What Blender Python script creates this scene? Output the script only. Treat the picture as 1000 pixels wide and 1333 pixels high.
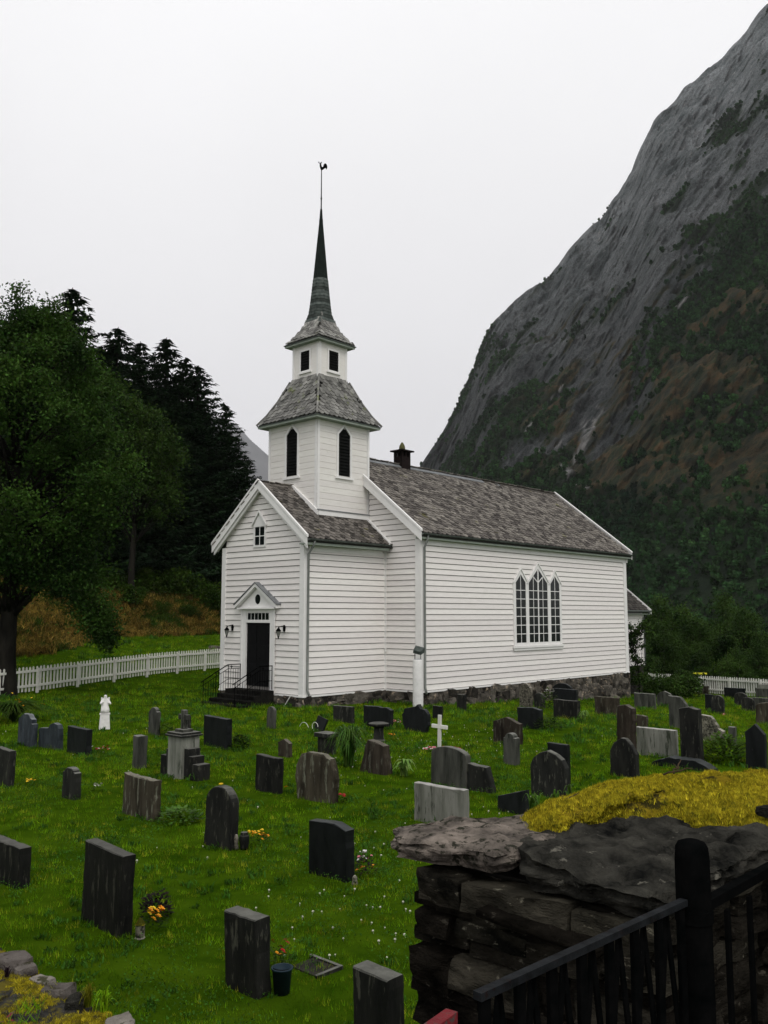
import bpy, bmesh, math, random
import numpy as np
from mathutils import Vector, Matrix, noise as mn
PI = math.pi
R = math.radians
for o in list(bpy.data.objects): bpy.data.objects.remove(o)
S = bpy.context.scene
COL = S.collection
rnd = random.Random(7)

# ------------------------------------------------------------------ camera, sky, sun, exposure
cam = bpy.data.cameras.new('camera'); cam.sensor_fit = 'HORIZONTAL'; cam.sensor_width = 36
cam.lens = 36 * 1.1511; cam.clip_start = .05; cam.clip_end = 40000
camo = bpy.data.objects.new('camera', cam); COL.objects.link(camo)
camo.location = (0, 0, 3.3); camo.rotation_euler = (PI / 2 + .1164, 0, 0)
S.camera = camo

W = bpy.data.worlds.new('World'); S.world = W; W.use_nodes = True
nt = W.node_tree; nt.nodes.clear()
sky = nt.nodes.new('ShaderNodeTexSky'); sky.sky_type = 'NISHITA'; sky.sun_disc = False
sky.sun_elevation = R(52); sky.sun_rotation = R(160)
sc_ = nt.nodes.new('ShaderNodeVectorMath'); sc_.operation = 'SCALE'; sc_.inputs['Scale'].default_value = .08
tc = nt.nodes.new('ShaderNodeTexCoord'); sx = nt.nodes.new('ShaderNodeSeparateXYZ')
rp = nt.nodes.new('ShaderNodeValToRGB')
rp.color_ramp.elements[0].position = 0.0; rp.color_ramp.elements[0].color = (.90, .88, .905, 1)
rp.color_ramp.elements[1].position = 1.0; rp.color_ramp.elements[1].color = (1.32, 1.32, 1.32, 1)
e_ = rp.color_ramp.elements.new(.45); e_.color = (1.03, 1.02, 1.03, 1)
cn = nt.nodes.new('ShaderNodeTexNoise'); cn.inputs['Scale'].default_value = 2.2; cn.inputs['Detail'].default_value = 5
mr = nt.nodes.new('ShaderNodeMapRange'); mr.inputs['To Min'].default_value = .915; mr.inputs['To Max'].default_value = 1.085
mul = nt.nodes.new('ShaderNodeVectorMath'); mul.operation = 'SCALE'
mx = nt.nodes.new('ShaderNodeMix'); mx.data_type = 'RGBA'; mx.inputs['Factor'].default_value = .93
bg = nt.nodes.new('ShaderNodeBackground'); bg.inputs['Strength'].default_value = 1.0
wo = nt.nodes.new('ShaderNodeOutputWorld')
L = nt.links.new
L(sky.outputs[0], sc_.inputs[0]); L(tc.outputs['Generated'], sx.inputs[0]); L(sx.outputs['Z'], rp.inputs[0])
L(tc.outputs['Generated'], cn.inputs['Vector']); L(cn.outputs['Fac'], mr.inputs['Value'])
L(rp.outputs[0], mul.inputs[0]); L(mr.outputs[0], mul.inputs['Scale'])
L(sc_.outputs[0], mx.inputs['A']); L(mul.outputs[0], mx.inputs['B']); L(mx.outputs['Result'], bg.inputs[0]); L(bg.outputs[0], wo.inputs[0])

sun = bpy.data.lights.new('sun', 'SUN'); sun.energy = 1.15; sun.angle = R(25); sun.color = (1, .955, .91)
suno = bpy.data.objects.new('sun', sun); COL.objects.link(suno)
sd = Vector((.34, -.94, 1.28)).normalized()
suno.rotation_euler = sd.to_track_quat('Z', 'Y').to_euler()
S.view_settings.view_transform = 'Standard'; S.view_settings.look = 'None'
S.view_settings.exposure = 0.0; S.view_settings.gamma = 1.0; S.view_settings.use_curve_mapping = False

# ------------------------------------------------------------------ helpers
def tag(o, label=None, cat=None, group=None, kind=None):
    if label: o['label'] = label
    if cat: o['category'] = cat
    if group: o['group'] = group
    if kind: o['kind'] = kind
    return o

def empty(name, loc=(0, 0, 0), rz=0, label=None, cat=None, group=None):
    o = bpy.data.objects.new(name, None); COL.objects.link(o)
    o.location = loc; o.rotation_euler = (0, 0, rz); o.empty_display_size = .2
    return tag(o, label, cat, group)

def mesh(verts, faces, mat=None, smooth=False, name='mesh'):
    me = bpy.data.meshes.new(name)
    me.from_pydata([tuple(v) for v in verts], [], [tuple(f) for f in faces])
    if mat: me.materials.append(mat)
    if smooth: me.polygons.foreach_set('use_smooth', [True] * len(me.polygons))
    me.update(); return me

def obj(name, me, parent=None, loc=None, rot=None, label=None, cat=None, group=None, kind=None):
    o = bpy.data.objects.new(name, me); COL.objects.link(o)
    if parent: o.parent = parent
    if loc is not None: o.location = loc
    if rot is not None: o.rotation_euler = rot
    return tag(o, label, cat, group, kind)

class MB:
    def __init__(s): s.v = []; s.f = []
    def add(s, v, f):
        n = len(s.v); s.v += [tuple(p) for p in v]; s.f += [tuple(i + n for i in q) for q in f]; return s
    def box(s, x0, x1, y0, y1, z0, z1):
        v = [(x, y, z) for z in (z0, z1) for y in (y0, y1) for x in (x0, x1)]
        return s.add(v, [(0, 2, 3, 1), (4, 5, 7, 6), (0, 1, 5, 4), (2, 6, 7, 3), (0, 4, 6, 2), (1, 3, 7, 5)])
    def hexa(s, v):   # 8 pts: bottom 4 ccw, top 4 ccw
        return s.add(v, [(3, 2, 1, 0), (4, 5, 6, 7), (0, 1, 5, 4), (1, 2, 6, 5), (2, 3, 7, 6), (3, 0, 4, 7)])
    def prism(s, poly, ext):   # poly list of 3d pts, extruded by the vector ext
        n = len(poly); e = Vector(ext); a = [Vector(p) for p in poly]
        v = a + [p + e for p in a]
        return s.add(v, [tuple(range(n))[::-1], tuple(range(n, 2 * n))] + [(i, (i + 1) % n, n + (i + 1) % n, n + i) for i in range(n)])
    def tube(s, pts, rad, n=8, cap=True):
        pts = [Vector(p) for p in pts]
        rr = rad if isinstance(rad, (list, tuple)) else [rad] * len(pts)
        ref = None; rings = []
        for i, p in enumerate(pts):
            t = (pts[min(i + 1, len(pts) - 1)] - pts[max(i - 1, 0)]).normalized()
            if ref is None: ref = Vector((1, 0, 0)) if abs(t.x) < .8 else Vector((0, 1, 0))
            a = (ref - t * ref.dot(t)).normalized(); ref = a; b = t.cross(a)
            rings.append([p + (a * math.cos(2 * PI * k / n) + b * math.sin(2 * PI * k / n)) * rr[i] for k in range(n)])
        v = [q for r_ in rings for q in r_]
        f = [(i * n + k, i * n + (k + 1) % n, (i + 1) * n + (k + 1) % n, (i + 1) * n + k) for i in range(len(rings) - 1) for k in range(n)]
        if cap: f += [tuple(range(n))[::-1], tuple((len(rings) - 1) * n + k for k in range(n))]
        return s.add(v, f)
    def lathe(s, prof, n=16, c=(0, 0, 0)):
        v = [(c[0] + r_ * math.cos(2 * PI * k / n), c[1] + r_ * math.sin(2 * PI * k / n), c[2] + z) for r_, z in prof for k in range(n)]
        m = len(prof)
        f = [(i * n + k, i * n + (k + 1) % n, (i + 1) * n + (k + 1) % n, (i + 1) * n + k) for i in range(m - 1) for k in range(n)]
        f += [tuple(range(n))[::-1], tuple((m - 1) * n + k for k in range(n))]
        return s.add(v, f)
    def mesh(s, mat=None, smooth=False): return mesh(s.v, s.f, mat, smooth)
    def obj(s, name, mat, parent=None, smooth=False, **k): return obj(name, s.mesh(mat, smooth), parent, **k)

def bev(me, off, seg=2, angle=.6):
    bm = bmesh.new(); bm.from_mesh(me)
    bmesh.ops.recalc_face_normals(bm, faces=bm.faces)
    es = [e for e in bm.edges if len(e.link_faces) == 2 and e.calc_face_angle(0) > angle]
    bmesh.ops.bevel(bm, geom=es, offset=off, segments=seg, affect='EDGES', profile=.6)
    bm.to_mesh(me); bm.free(); return me

def fn(p, sc=1, octv=4): return mn.fractal(Vector(p) * sc, 1.0, 2.0, octv)
def sst(a, b, v):
    t = min(1, max(0, (v - a) / (b - a))); return t * t * (3 - 2 * t)

# ------------------------------------------------------------------ materials (all procedural)
MATS = {}
def mat(name, c1, c2=None, scale=5, rough=.8, bump=0, bscale=None, stretch=(1, 1, 1), c3=None, spot=.62, sscale=None,
        isl=0, objr=0, trans=0, detail=6, metal=0, spec=.12, coord='Object', top=None, bdist=.02):
    m = bpy.data.materials.new(name); m.use_nodes = True; t = m.node_tree; N = t.nodes; l = t.links.new
    N.clear(); out = N.new('ShaderNodeOutputMaterial'); b = N.new('ShaderNodeBsdfPrincipled')
    b.inputs['Roughness'].default_value = rough; b.inputs['Metallic'].default_value = metal
    b.inputs['Specular IOR Level'].default_value = spec
    co = N.new('ShaderNodeTexCoord'); mp = N.new('ShaderNodeMapping'); mp.inputs['Scale'].default_value = stretch
    if coord == 'World':
        gw_ = N.new('ShaderNodeNewGeometry'); l(gw_.outputs['Position'], mp.inputs[0])
    else: l(co.outputs[coord], mp.inputs[0])
    vec = mp.outputs[0]
    if objr or isl:     # shift the pattern from piece to piece
        oi = N.new('ShaderNodeObjectInfo'); ad = N.new('ShaderNodeVectorMath'); ad.operation = 'ADD'
        cv = N.new('ShaderNodeCombineXYZ'); mm = N.new('ShaderNodeMath'); mm.operation = 'MULTIPLY'; mm.inputs[1].default_value = 37
        l(oi.outputs['Random'], mm.inputs[0]); l(mm.outputs[0], cv.inputs[0]); l(mm.outputs[0], cv.inputs[1])
        l(vec, ad.inputs[0]); l(cv.outputs[0], ad.inputs[1]); vec = ad.outputs[0]
    n1 = N.new('ShaderNodeTexNoise'); n1.inputs['Scale'].default_value = scale; n1.inputs['Detail'].default_value = detail
    n1.inputs['Roughness'].default_value = .62
    l(vec, n1.inputs['Vector'])
    r1 = N.new('ShaderNodeValToRGB'); r1.color_ramp.elements[0].position = .33; r1.color_ramp.elements[1].position = .67
    c2 = c2 or c1
    r1.color_ramp.elements[0].color = (*c1, 1); r1.color_ramp.elements[1].color = (*c2, 1)
    l(n1.outputs['Fac'], r1.inputs[0]); col = r1.outputs[0]
    if c3:
        n2 = N.new('ShaderNodeTexNoise'); n2.inputs['Scale'].default_value = sscale or scale * 2.7; n2.inputs['Detail'].default_value = 8
        n2.inputs['Roughness'].default_value = .7
        l(vec, n2.inputs['Vector'])
        r2 = N.new('ShaderNodeMapRange'); r2.inputs['From Min'].default_value = spot; r2.inputs['From Max'].default_value = spot + .06
        l(n2.outputs['Fac'], r2.inputs['Value'])
        mx = N.new('ShaderNodeMix'); mx.data_type = 'RGBA'; l(r2.outputs[0], mx.inputs['Factor']); l(col, mx.inputs['A']); mx.inputs['B'].default_value = (*c3, 1)
        col = mx.outputs['Result']
    if top:     # paler second colour on upward faces
        g = N.new('ShaderNodeNewGeometry'); sp = N.new('ShaderNodeSeparateXYZ'); l(g.outputs['True Normal'], sp.inputs[0])
        r3 = N.new('ShaderNodeMapRange'); r3.inputs['From Min'].default_value = .5; r3.inputs['From Max'].default_value = .95
        l(sp.outputs['Z'], r3.inputs['Value']); m3 = N.new('ShaderNodeMath'); m3.operation = 'MULTIPLY'
        l(r3.outputs[0], m3.inputs[0]); l(n1.outputs['Fac'], m3.inputs[1])
        m4 = N.new('ShaderNodeMath'); m4.operation = 'MULTIPLY'; m4.inputs[1].default_value = 1.5; m4.use_clamp = True; l(m3.outputs[0], m4.inputs[0])
        mx = N.new('ShaderNodeMix'); mx.data_type = 'RGBA'; l(m4.outputs[0], mx.inputs['Factor']); l(col, mx.inputs['A']); mx.inputs['B'].default_value = (*top, 1)
        col = mx.outputs['Result']
    if isl or objr:
        hs = N.new('ShaderNodeHueSaturation'); l(col, hs.inputs['Color'])
        srcs = []
        if isl:
            g = N.new('ShaderNodeNewGeometry'); srcs.append((g.outputs['Random Per Island'], isl))
        if objr:
            oi = N.new('ShaderNodeObjectInfo'); srcs.append((oi.outputs['Random'], objr))
        acc = None
        for so, amt in srcs:
            q = N.new('ShaderNodeMapRange'); q.inputs['To Min'].default_value = 1 - amt; q.inputs['To Max'].default_value = 1 + amt; l(so, q.inputs['Value'])
            if acc is None: acc = q.outputs[0]
            else:
                w = N.new('ShaderNodeMath'); w.operation = 'MULTIPLY'; l(acc, w.inputs[0]); l(q.outputs[0], w.inputs[1]); acc = w.outputs[0]
        l(acc, hs.inputs['Value'])
        h2 = N.new('ShaderNodeMapRange'); h2.inputs['To Min'].default_value = .485; h2.inputs['To Max'].default_value = .515
        l(srcs[0][0], h2.inputs['Value']); l(h2.outputs[0], hs.inputs['Hue'])
        col = hs.outputs[0]
    l(col, b.inputs['Base Color'])
    if bump:
        n3 = N.new('ShaderNodeTexNoise'); n3.inputs['Scale'].default_value = bscale or scale * 3; n3.inputs['Detail'].default_value = 8
        n3.inputs['Roughness'].default_value = .65
        l(vec, n3.inputs['Vector']); bp = N.new('ShaderNodeBump'); bp.inputs['Strength'].default_value = bump; bp.inputs['Distance'].default_value = bdist
        l(n3.outputs['Fac'], bp.inputs['Height']); l(bp.outputs[0], b.inputs['Normal'])
    if trans:
        tr = N.new('ShaderNodeBsdfTranslucent'); l(col, tr.inputs['Color']); ms = N.new('ShaderNodeMixShader'); ms.inputs[0].default_value = trans
        l(b.outputs[0], ms.inputs[1]); l(tr.outputs[0], ms.inputs[2]); l(ms.outputs[0], out.inputs[0])
    else: l(b.outputs[0], out.inputs[0])
    MATS[name] = m; return m

M_board = mat('white_board', (.72, .69, .66), (.79, .76, .73), 3, .55, .25, 30, (1, 1, 6), c3=(.62, .59, .55), spot=.64, sscale=2.5, objr=.05, bdist=.004, spec=.3)
M_back = mat('wall_shade_backing', (.12, .115, .105), (.17, .16, .15), 5)  # dark behind the boards: shade of the grooves put into the colour
M_trim = mat('white_trim', (.72, .71, .69), (.79, .78, .76), 2, .5, .1, 40, bdist=.003)
M_plank = mat('tower_white', (.70, .675, .63), (.76, .74, .70), 2.5, .55, .2, 25, (1, 1, 5), c3=(.60, .58, .53), spot=.62, sscale=2, objr=.03, bdist=.003, spec=.3)
M_slate = mat('slate', (.040, .036, .032), (.135, .122, .108), 6, .7, .5, 30, isl=.60, objr=.60, c3=(.075, .07, .03), spot=.62, sscale=1.1, bdist=.01, coord='World', detail=9, spec=.08)
M_slate2 = mat('slate_tower', (.075, .075, .068), (.22, .215, .20), 2.5, .65, .5, 30, isl=.42, objr=.42, c3=(.11, .12, .06), spot=.6, sscale=1.3, bdist=.01, coord='World')
M_under = mat('roof_deck', (.03, .03, .028), (.05, .05, .045), 4)
M_greenslate = mat('green_slate', (.032, .041, .037), (.085, .097, .089), 8, .7, .3, 20, isl=.5, spec=.05, coord='World')
M_copper = mat('dark_spire_metal', (.004, .007, .006), (.011, .017, .014), 4, .6, spec=.06)
M_zinc = mat('grey_zinc', (.16, .17, .175), (.25, .26, .265), 3, .45, metal=.4)
M_pipe = mat('grey_pipe', (.16, .175, .16), (.24, .25, .235), 5, .5)
M_soffit = mat('green_grey_eave', (.24, .28, .235), (.32, .36, .31), 3, .7)  # even green-grey for soffits, fascias and tower eaves
M_gutter = mat('gutter_grey', (.055, .065, .06), (.10, .11, .10), 5, .5)
M_dark = mat('dark_door', (.004, .004, .0045), (.007, .007, .0075), 6, .6, spec=.08)
M_iron = mat('black_iron', (.0015, .002, .002), (.0045, .0045, .0045), 18, .9, .3, 60, bdist=.003, spec=0)
M_rusty = mat('worn_black_iron', (.003, .0035, .004), (.014, .016, .018), 22, .6, .5, 70, c3=(.012, .006, .005), spot=.58, bdist=.003, spec=.06)
M_red = mat('red_paint', (.10, .008, .012), (.16, .014, .018), 25, .6, .3, c3=(.06, .05, .045), spot=.52)
M_glass = mat('window_glass', (.003, .005, .005), (.006, .009, .009), 1.5, .2, spec=.25)
M_louver = mat('louvre', (.004, .0045, .004), (.008, .0085, .008), 5, .8, spec=.05)
M_found = mat('foundation_stone', (.018, .017, .015), (.12, .108, .09), 1.6, .85, 1.0, 14, isl=.1, objr=.75, c3=(.26, .21, .155), spot=.57, sscale=5, bdist=.05, coord='World', spec=.05)
M_mortar = mat('mortar', (.008, .008, .007), (.03, .027, .022), 5, .9, .5, 20)
M_brick_ch = mat('chimney_brick', (.008, .006, .006), (.02, .014, .013), 8, .8, .4, spec=.05)
M_chpot = mat('chimney_finial', (.05, .055, .02), (.11, .105, .045), 8, .8)
M_pillar = mat('white_render', (.56, .56, .54), (.72, .71, .69), 3, .6, .4, 30, c3=(.42, .43, .40), spot=.63, bdist=.006)
GS = {
 'dark': mat('dark_granite', (.006, .0065, .0062), (.022, .022, .019), 5, .65, .45, 50, (1, 1, .22), c3=(.065, .065, .05), spot=.565, objr=.35, sscale=15, top=(.12, .12, .105), bdist=.008, coord='World', spec=.08),
 'black': mat('black_granite', (.0035, .0045, .0045), (.011, .0125, .013), 7, .5, .15, 50, (1, 1, .3), c3=(.035, .038, .035), spot=.64, objr=.3, sscale=18, top=(.05, .055, .055), bdist=.004, coord='World', spec=.12),
 'brown': mat('brown_stone', (.014, .011, .008), (.055, .046, .034), 5, .8, .6, 40, (1, 1, .18), c3=(.10, .10, .075), spot=.56, objr=.3, sscale=13, top=(.14, .13, .105), bdist=.01, coord='World', spec=.05),
 'grey': mat('grey_stone', (.022, .024, .02), (.088, .089, .076), 6, .8, .6, 40, (1, 1, .18), c3=(.022, .024, .018), spot=.56, objr=.25, sscale=8, top=(.19, .19, .17), bdist=.01, coord='World', spec=.05),
 'pale': mat('pale_marble', (.10, .105, .085), (.25, .25, .22), 6, .75, .5, 40, (1, 1, .14), c3=(.035, .042, .028), spot=.57, objr=.2, sscale=7, top=(.40, .39, .365), bdist=.008, coord='World', spec=.05),
 'lichen': mat('lichened_stone', (.04, .04, .03), (.22, .205, .16), 10, .85, .7, 40, c3=(.02, .02, .015), spot=.52, objr=.2, sscale=14, top=(.36, .34, .29), bdist=.012, coord='World', spec=.05),
 'blue': mat('blue_grey_stone', (.012, .016, .019), (.045, .055, .062), 7, .7, .5, 50, (1, 1, .3), c3=(.11, .115, .11), spot=.62, objr=.2, sscale=12, top=(.15, .16, .16), bdist=.008, coord='World', spec=.08)}
M_white = mat('white_marble', (.62, .61, .58), (.74, .73, .70), 9, .5, .2, c3=(.42, .41, .37), spot=.64)
M_ground = mat('lawn_soil', (.014, .036, .001), (.040, .076, .003), 1.3, .9, .6, 12, bdist=.04, detail=8, spec=0)
M_far = mat('valley_floor', (.012, .025, .008), (.028, .045, .014), .05, .9, spec=0)
M_grass = mat('grass_blade', (.036, .112, .002), (.175, .300, .008), 1.0, .6, isl=.6, objr=.5, trans=.3, spec=.03, coord='World', c3=(.26, .26, .018), spot=.53, sscale=1.7)
M_grass2 = mat('clover_leaf', (.028, .080, .008), (.05, .12, .014), 3, .6, isl=.4, objr=.3, trans=.25, spec=.05, coord='World')
M_dry = mat('bracken', (.09, .060, .014), (.28, .185, .04), .9, .8, isl=.5, objr=.5, trans=.25, spec=.03, coord='World', c3=(.035, .05, .01), spot=.53, sscale=1.4)
M_cloverw = mat('clover_flower', (.42, .42, .34), (.58, .58, .48), 4, .7)
M_yel = mat('yellow_petal', (.65, .42, .02), (.75, .50, .03), 6, .6, isl=.2)
M_orange = mat('orange_petal', (.65, .24, .01), (.78, .36, .02), 6, .6, isl=.25)
M_redp = mat('red_petal', (.28, .008, .015), (.42, .015, .03), 6, .6, isl=.25)
M_whitep = mat('white_petal', (.62, .60, .58), (.75, .73, .70), 6, .6, isl=.15)
M_pinkp = mat('pink_petal', (.5, .12, .16), (.6, .22, .26), 6, .6, isl=.2)
M_leaf = mat('birch_leaf', (.007, .020, .004), (.048, .098, .014), .45, .65, isl=.5, trans=.25, spec=.06, coord='World')
M_leaf2 = mat('deciduous_leaf', (.007, .020, .005), (.050, .092, .014), .45, .65, isl=.5, objr=.2, trans=.25, spec=.06, coord='World')
M_needle = mat('spruce_needle', (.007, .017, .008), (.022, .044, .016), .5, .7, isl=.5, objr=.2, trans=.1, spec=.06, coord='World')
M_shrub = mat('shrub_leaf', (.016, .040, .006), (.055, .09, .012), .7, .65, isl=.4, objr=.35, trans=.25, spec=.03, coord='World')
M_darkplant = mat('dark_purple_leaf', (.006, .005, .007), (.02, .010, .014), 5, .6, isl=.3, trans=.1, spec=.03)
M_lily = mat('lily_leaf', (.02, .06, .006), (.075, .15, .018), 3, .5, isl=.45, trans=.3)
M_hosta = mat('hosta_leaf', (.09, .19, .03), (.22, .33, .08), 6, .5, isl=.3, trans=.3)
M_bark = mat('bark', (.006, .006, .005), (.022, .02, .016), 4, .9, .8, 9, (1, 1, .25), bdist=.05, spec=.03)
M_rock = mat('wall_rock', (.005, .005, .0042), (.045, .040, .031), 4.5, .9, 1.0, 24, (1, 1, 2.0), c3=(.12, .11, .085), spot=.60, objr=.65, sscale=13, bdist=.04, detail=12, spec=0, coord='World')
M_cap1 = mat('cap_rock_pale', (.05, .044, .038), (.26, .22, .185), 9, .85, 1.0, 30, (1, 1, 1), c3=(.028, .028, .02), spot=.53, sscale=17, bdist=.035, detail=12, spec=.03)
M_cap2 = mat('cap_rock_dark', (.006, .0065, .006), (.070, .067, .056), 7, .9, 1.0, 30, (1, 1, 1), c3=(.16, .152, .125), spot=.615, sscale=13, bdist=.05, detail=12, spec=.02)
M_moss = mat('yellow_moss', (.20, .17, .009), (.62, .50, .034), 5, .9, .5, 60, isl=.4, objr=.5, c3=(.075, .078, .012), spot=.52, sscale=7, trans=.15, coord='World', spec=0)
M_mossbed = mat('moss_bed', (.09, .065, .006), (.24, .18, .014), 9, .95, .8, 40, c3=(.03, .026, .008), spot=.55, sscale=7, spec=0)
M_gravel = mat('road_gravel', (.010, .010, .010), (.05, .048, .042), 28, .9, .9, 45, c3=(.10, .082, .012), spot=.52, sscale=4, bdist=.02, spec=.05, coord='World')
M_edge = mat('kerb_rock', (.07, .062, .055), (.19, .17, .15), 9, .9, 1.0, 30, c3=(.04, .038, .022), spot=.54, sscale=12, objr=.3, bdist=.02, coord='World', spec=.05)
M_fence = mat('white_picket', (.55, .55, .50), (.66, .655, .60), 4, .6, objr=.08, c3=(.4, .42, .36), spot=.66)
M_twig = mat('twig', (.03, .02, .012), (.06, .04, .02), 8, .9)
M_bucket = mat('blue_plastic', (.010, .022, .032), (.018, .034, .048), 6, .5)
M_step = mat('step_stone', (.004, .0045, .004), (.018, .017, .015), 6, .9, .6, 25, objr=.3, spec=.02)
M_lampglass = mat('lantern_glass', (.16, .17, .15), (.26, .27, .24), 6, .2)
M_yellowboard = mat('yellow_board', (.55, .52, .03), (.62, .58, .05), 5, .6)

# ------------------------------------------------------------------ terrain
X0, Y0, YAW = -2.9372, 32.5867, .8243
AX = Vector((math.cos(YAW), math.sin(YAW), 0)); BX = Vector((-math.sin(YAW), math.cos(YAW), 0))
def ground(x, y):
    t = (x - X0) * .679 + (y - Y0) * .734
    wr = sst(-9, -3, x); u = t - 2
    sp = u if u > 20 else math.log1p(math.exp(u))
    z = -min(.05 * sp, 3.0) * wr
    q = (x + 14.9) * -.874 + (y - 37.2) * .486
    s = (x + 14.9) * .486 + (y - 37.2) * .874
    wl = 1 - sst(-9, -3, x)
    if y > 30:
        z += wl * .025 * max(0, min(q + 14, 14)) * sst(34, 46, y) * .9
        if q > 0:
            foot = 8 + 6 * sst(5, 19, s)
            z += wl * (.115 * min(q, foot) + 2.4 * sst(foot, foot + 4.5, q) + .16 * max(0, min(q, 90) - foot - 3))
    return z
def church_ab(x, y):
    d = Vector((x - X0, y - Y0, 0)); return d.dot(AX), d.dot(BX)

def grid(xs, ys):
    nx, ny = len(xs), len(ys); v = []
    at = {'bankgreen': [], 'weeds': [], 'lawn': [], 'gsc': [], 'bank': [], 'clover': [], 'clov': []}
    for y in ys:
        for x in xs:
            z = ground(x, y)
            if y < 60 and abs(x) < 40: z += .03 * fn((x, y, 0), .35, 3) + .012 * fn((x, y, 5), 1.6, 2)
            v.append((x, y, z))
            D = max(6., math.hypot(x, y)); a, b = church_ab(x, y)
            q = (x + 14.9) * -.874 + (y - 37.2) * .486; s = (x + 14.9) * .486 + (y - 37.2) * .874
            foot = 8 + 6 * sst(5, 19, s)
            vis = abs(x) < .47 * y + 1.5 and y > 4.5
            inside = (.1 < a < 4.3 and .1 < b < 4.7) or (4.5 < a < 20.8 and -1.7 < b < 6.5) or (20.8 < a < 27 and .4 < b < 4.4)
            isbank = x < -3 and q > foot - .5
            p = 3.4 * 260 / D ** 1.35 if (vis and D < 75) else 0
            if D > 40: p *= .6
            nz = .75 + .5 * fn((x, y, 1), .25, 3)
            at['lawn'].append(0 if inside or isbank else max(.35, nz) * p)
            at['clov'].append(0 if inside or isbank else .8 * p * sst(-.1, .35, fn((x, y, 41), .45, 3)))
            at['bankgreen'].append(14.0 * sst(-.15, .35, fn((x, y, 91), .3, 4)) if (isbank and vis and D < 95 and q < foot + 16) else 0)
            at['weeds'].append(0 if inside or isbank else .35 * p * sst(-.05, .4, fn((x, y, 61), .8, 4)))
            at['gsc'].append(.75 + .045 * max(0, D - 8) * (1 if D < 40 else .9))
            at['bank'].append(16.0 * sst(-.35, .25, fn((x, y, 71), .45, 4)) if (isbank and vis and D < 90 and q < foot + 14) else 0)
            at['clover'].append(max(0, 4 * fn((x, y, 9), .28, 3)) * (.35 if x < -1 else 1) * min(1, 14 / D) * 5 if (vis and not inside and not isbank and D < 32) else 0)
    f = [(j * nx + i, j * nx + i + 1, (j + 1) * nx + i + 1, (j + 1) * nx + i) for j in range(ny - 1) for i in range(nx - 1)]
    me = mesh(v, f, M_ground, True)
    for k, d in at.items():
        a_ = me.attributes.new(k, 'FLOAT', 'POINT'); a_.data.foreach_set('value', d)
    return me
def steps(pairs):
    out = []
    for a, b, st in pairs:
        n = max(1, int(round((b - a) / st))); out += [a + (b - a) * i / n for i in range(n)]
    return out + [pairs[-1][1]]
ys = steps([(-60, 0, 15), (0, 5, 1), (5, 30, .5), (30, 75, 1), (75, 150, 5), (150, 600, 50), (600, 9000, 1400)])
xs = steps([(-5000, -300, 900), (-300, -50, 25), (-50, -20, 1.2), (-20, 16, .5), (16, 40, 1.2), (40, 300, 20), (300, 5000, 900)])
ground_o = obj('ground', grid(xs, ys), kind='structure')

def scatter(name, src_me, surf, attr, scale_attr=None, smin=.7, smax=1.3, seed=0, tilt=.25, label=None, cat=None, align=False):
    """one object: its own mesh instanced over the surface by a named density attribute"""
    o = obj(name, src_me, kind='stuff'); tag(o, label, cat)
    g = bpy.data.node_groups.new(name, 'GeometryNodeTree')
    g.interface.new_socket('Geometry', in_out='INPUT', socket_type='NodeSocketGeometry')
    g.interface.new_socket('Geometry', in_out='OUTPUT', socket_type='NodeSocketGeometry')
    N = g.nodes; l = g.links.new
    gi = N.new('NodeGroupInput'); go = N.new('NodeGroupOutput')
    oi = N.new('GeometryNodeObjectInfo'); oi.transform_space = 'RELATIVE'; oi.inputs['Object'].default_value = surf
    dp = N.new('GeometryNodeDistributePointsOnFaces'); dp.distribute_method = 'RANDOM'; dp.inputs['Seed'].default_value = seed
    na = N.new('GeometryNodeInputNamedAttribute'); na.data_type = 'FLOAT'; na.inputs['Name'].default_value = attr
    l(oi.outputs['Geometry'], dp.inputs['Mesh']); l(na.outputs['Attribute'], dp.inputs['Density'])
    ip = N.new('GeometryNodeInstanceOnPoints'); l(dp.outputs['Points'], ip.inputs['Points']); l(gi.outputs[0], ip.inputs['Instance'])
    rv = N.new('FunctionNodeRandomValue'); rv.data_type = 'FLOAT_VECTOR'
    rv.inputs[0].default_value = (-tilt, -tilt, 0); rv.inputs[1].default_value = (tilt, tilt, 6.283)
    l(rv.outputs[0], ip.inputs['Rotation'])
    rs = N.new('FunctionNodeRandomValue'); rs.data_type = 'FLOAT'; rs.inputs[2].default_value = smin; rs.inputs[3].default_value = smax; rs.inputs['Seed'].default_value = 5
    if scale_attr:
        nb = N.new('GeometryNodeInputNamedAttribute'); nb.data_type = 'FLOAT'; nb.inputs['Name'].default_value = scale_attr
        mm = N.new('ShaderNodeMath'); mm.operation = 'MULTIPLY'; l(nb.outputs['Attribute'], mm.inputs[0]); l(rs.outputs[1], mm.inputs[1]); l(mm.outputs[0], ip.inputs['Scale'])
    else: l(rs.outputs[1], ip.inputs['Scale'])
    l(ip.outputs[0], go.inputs[0])
    md = o.modifiers.new('scatter', 'NODES'); md.node_group = g
    return o

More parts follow.
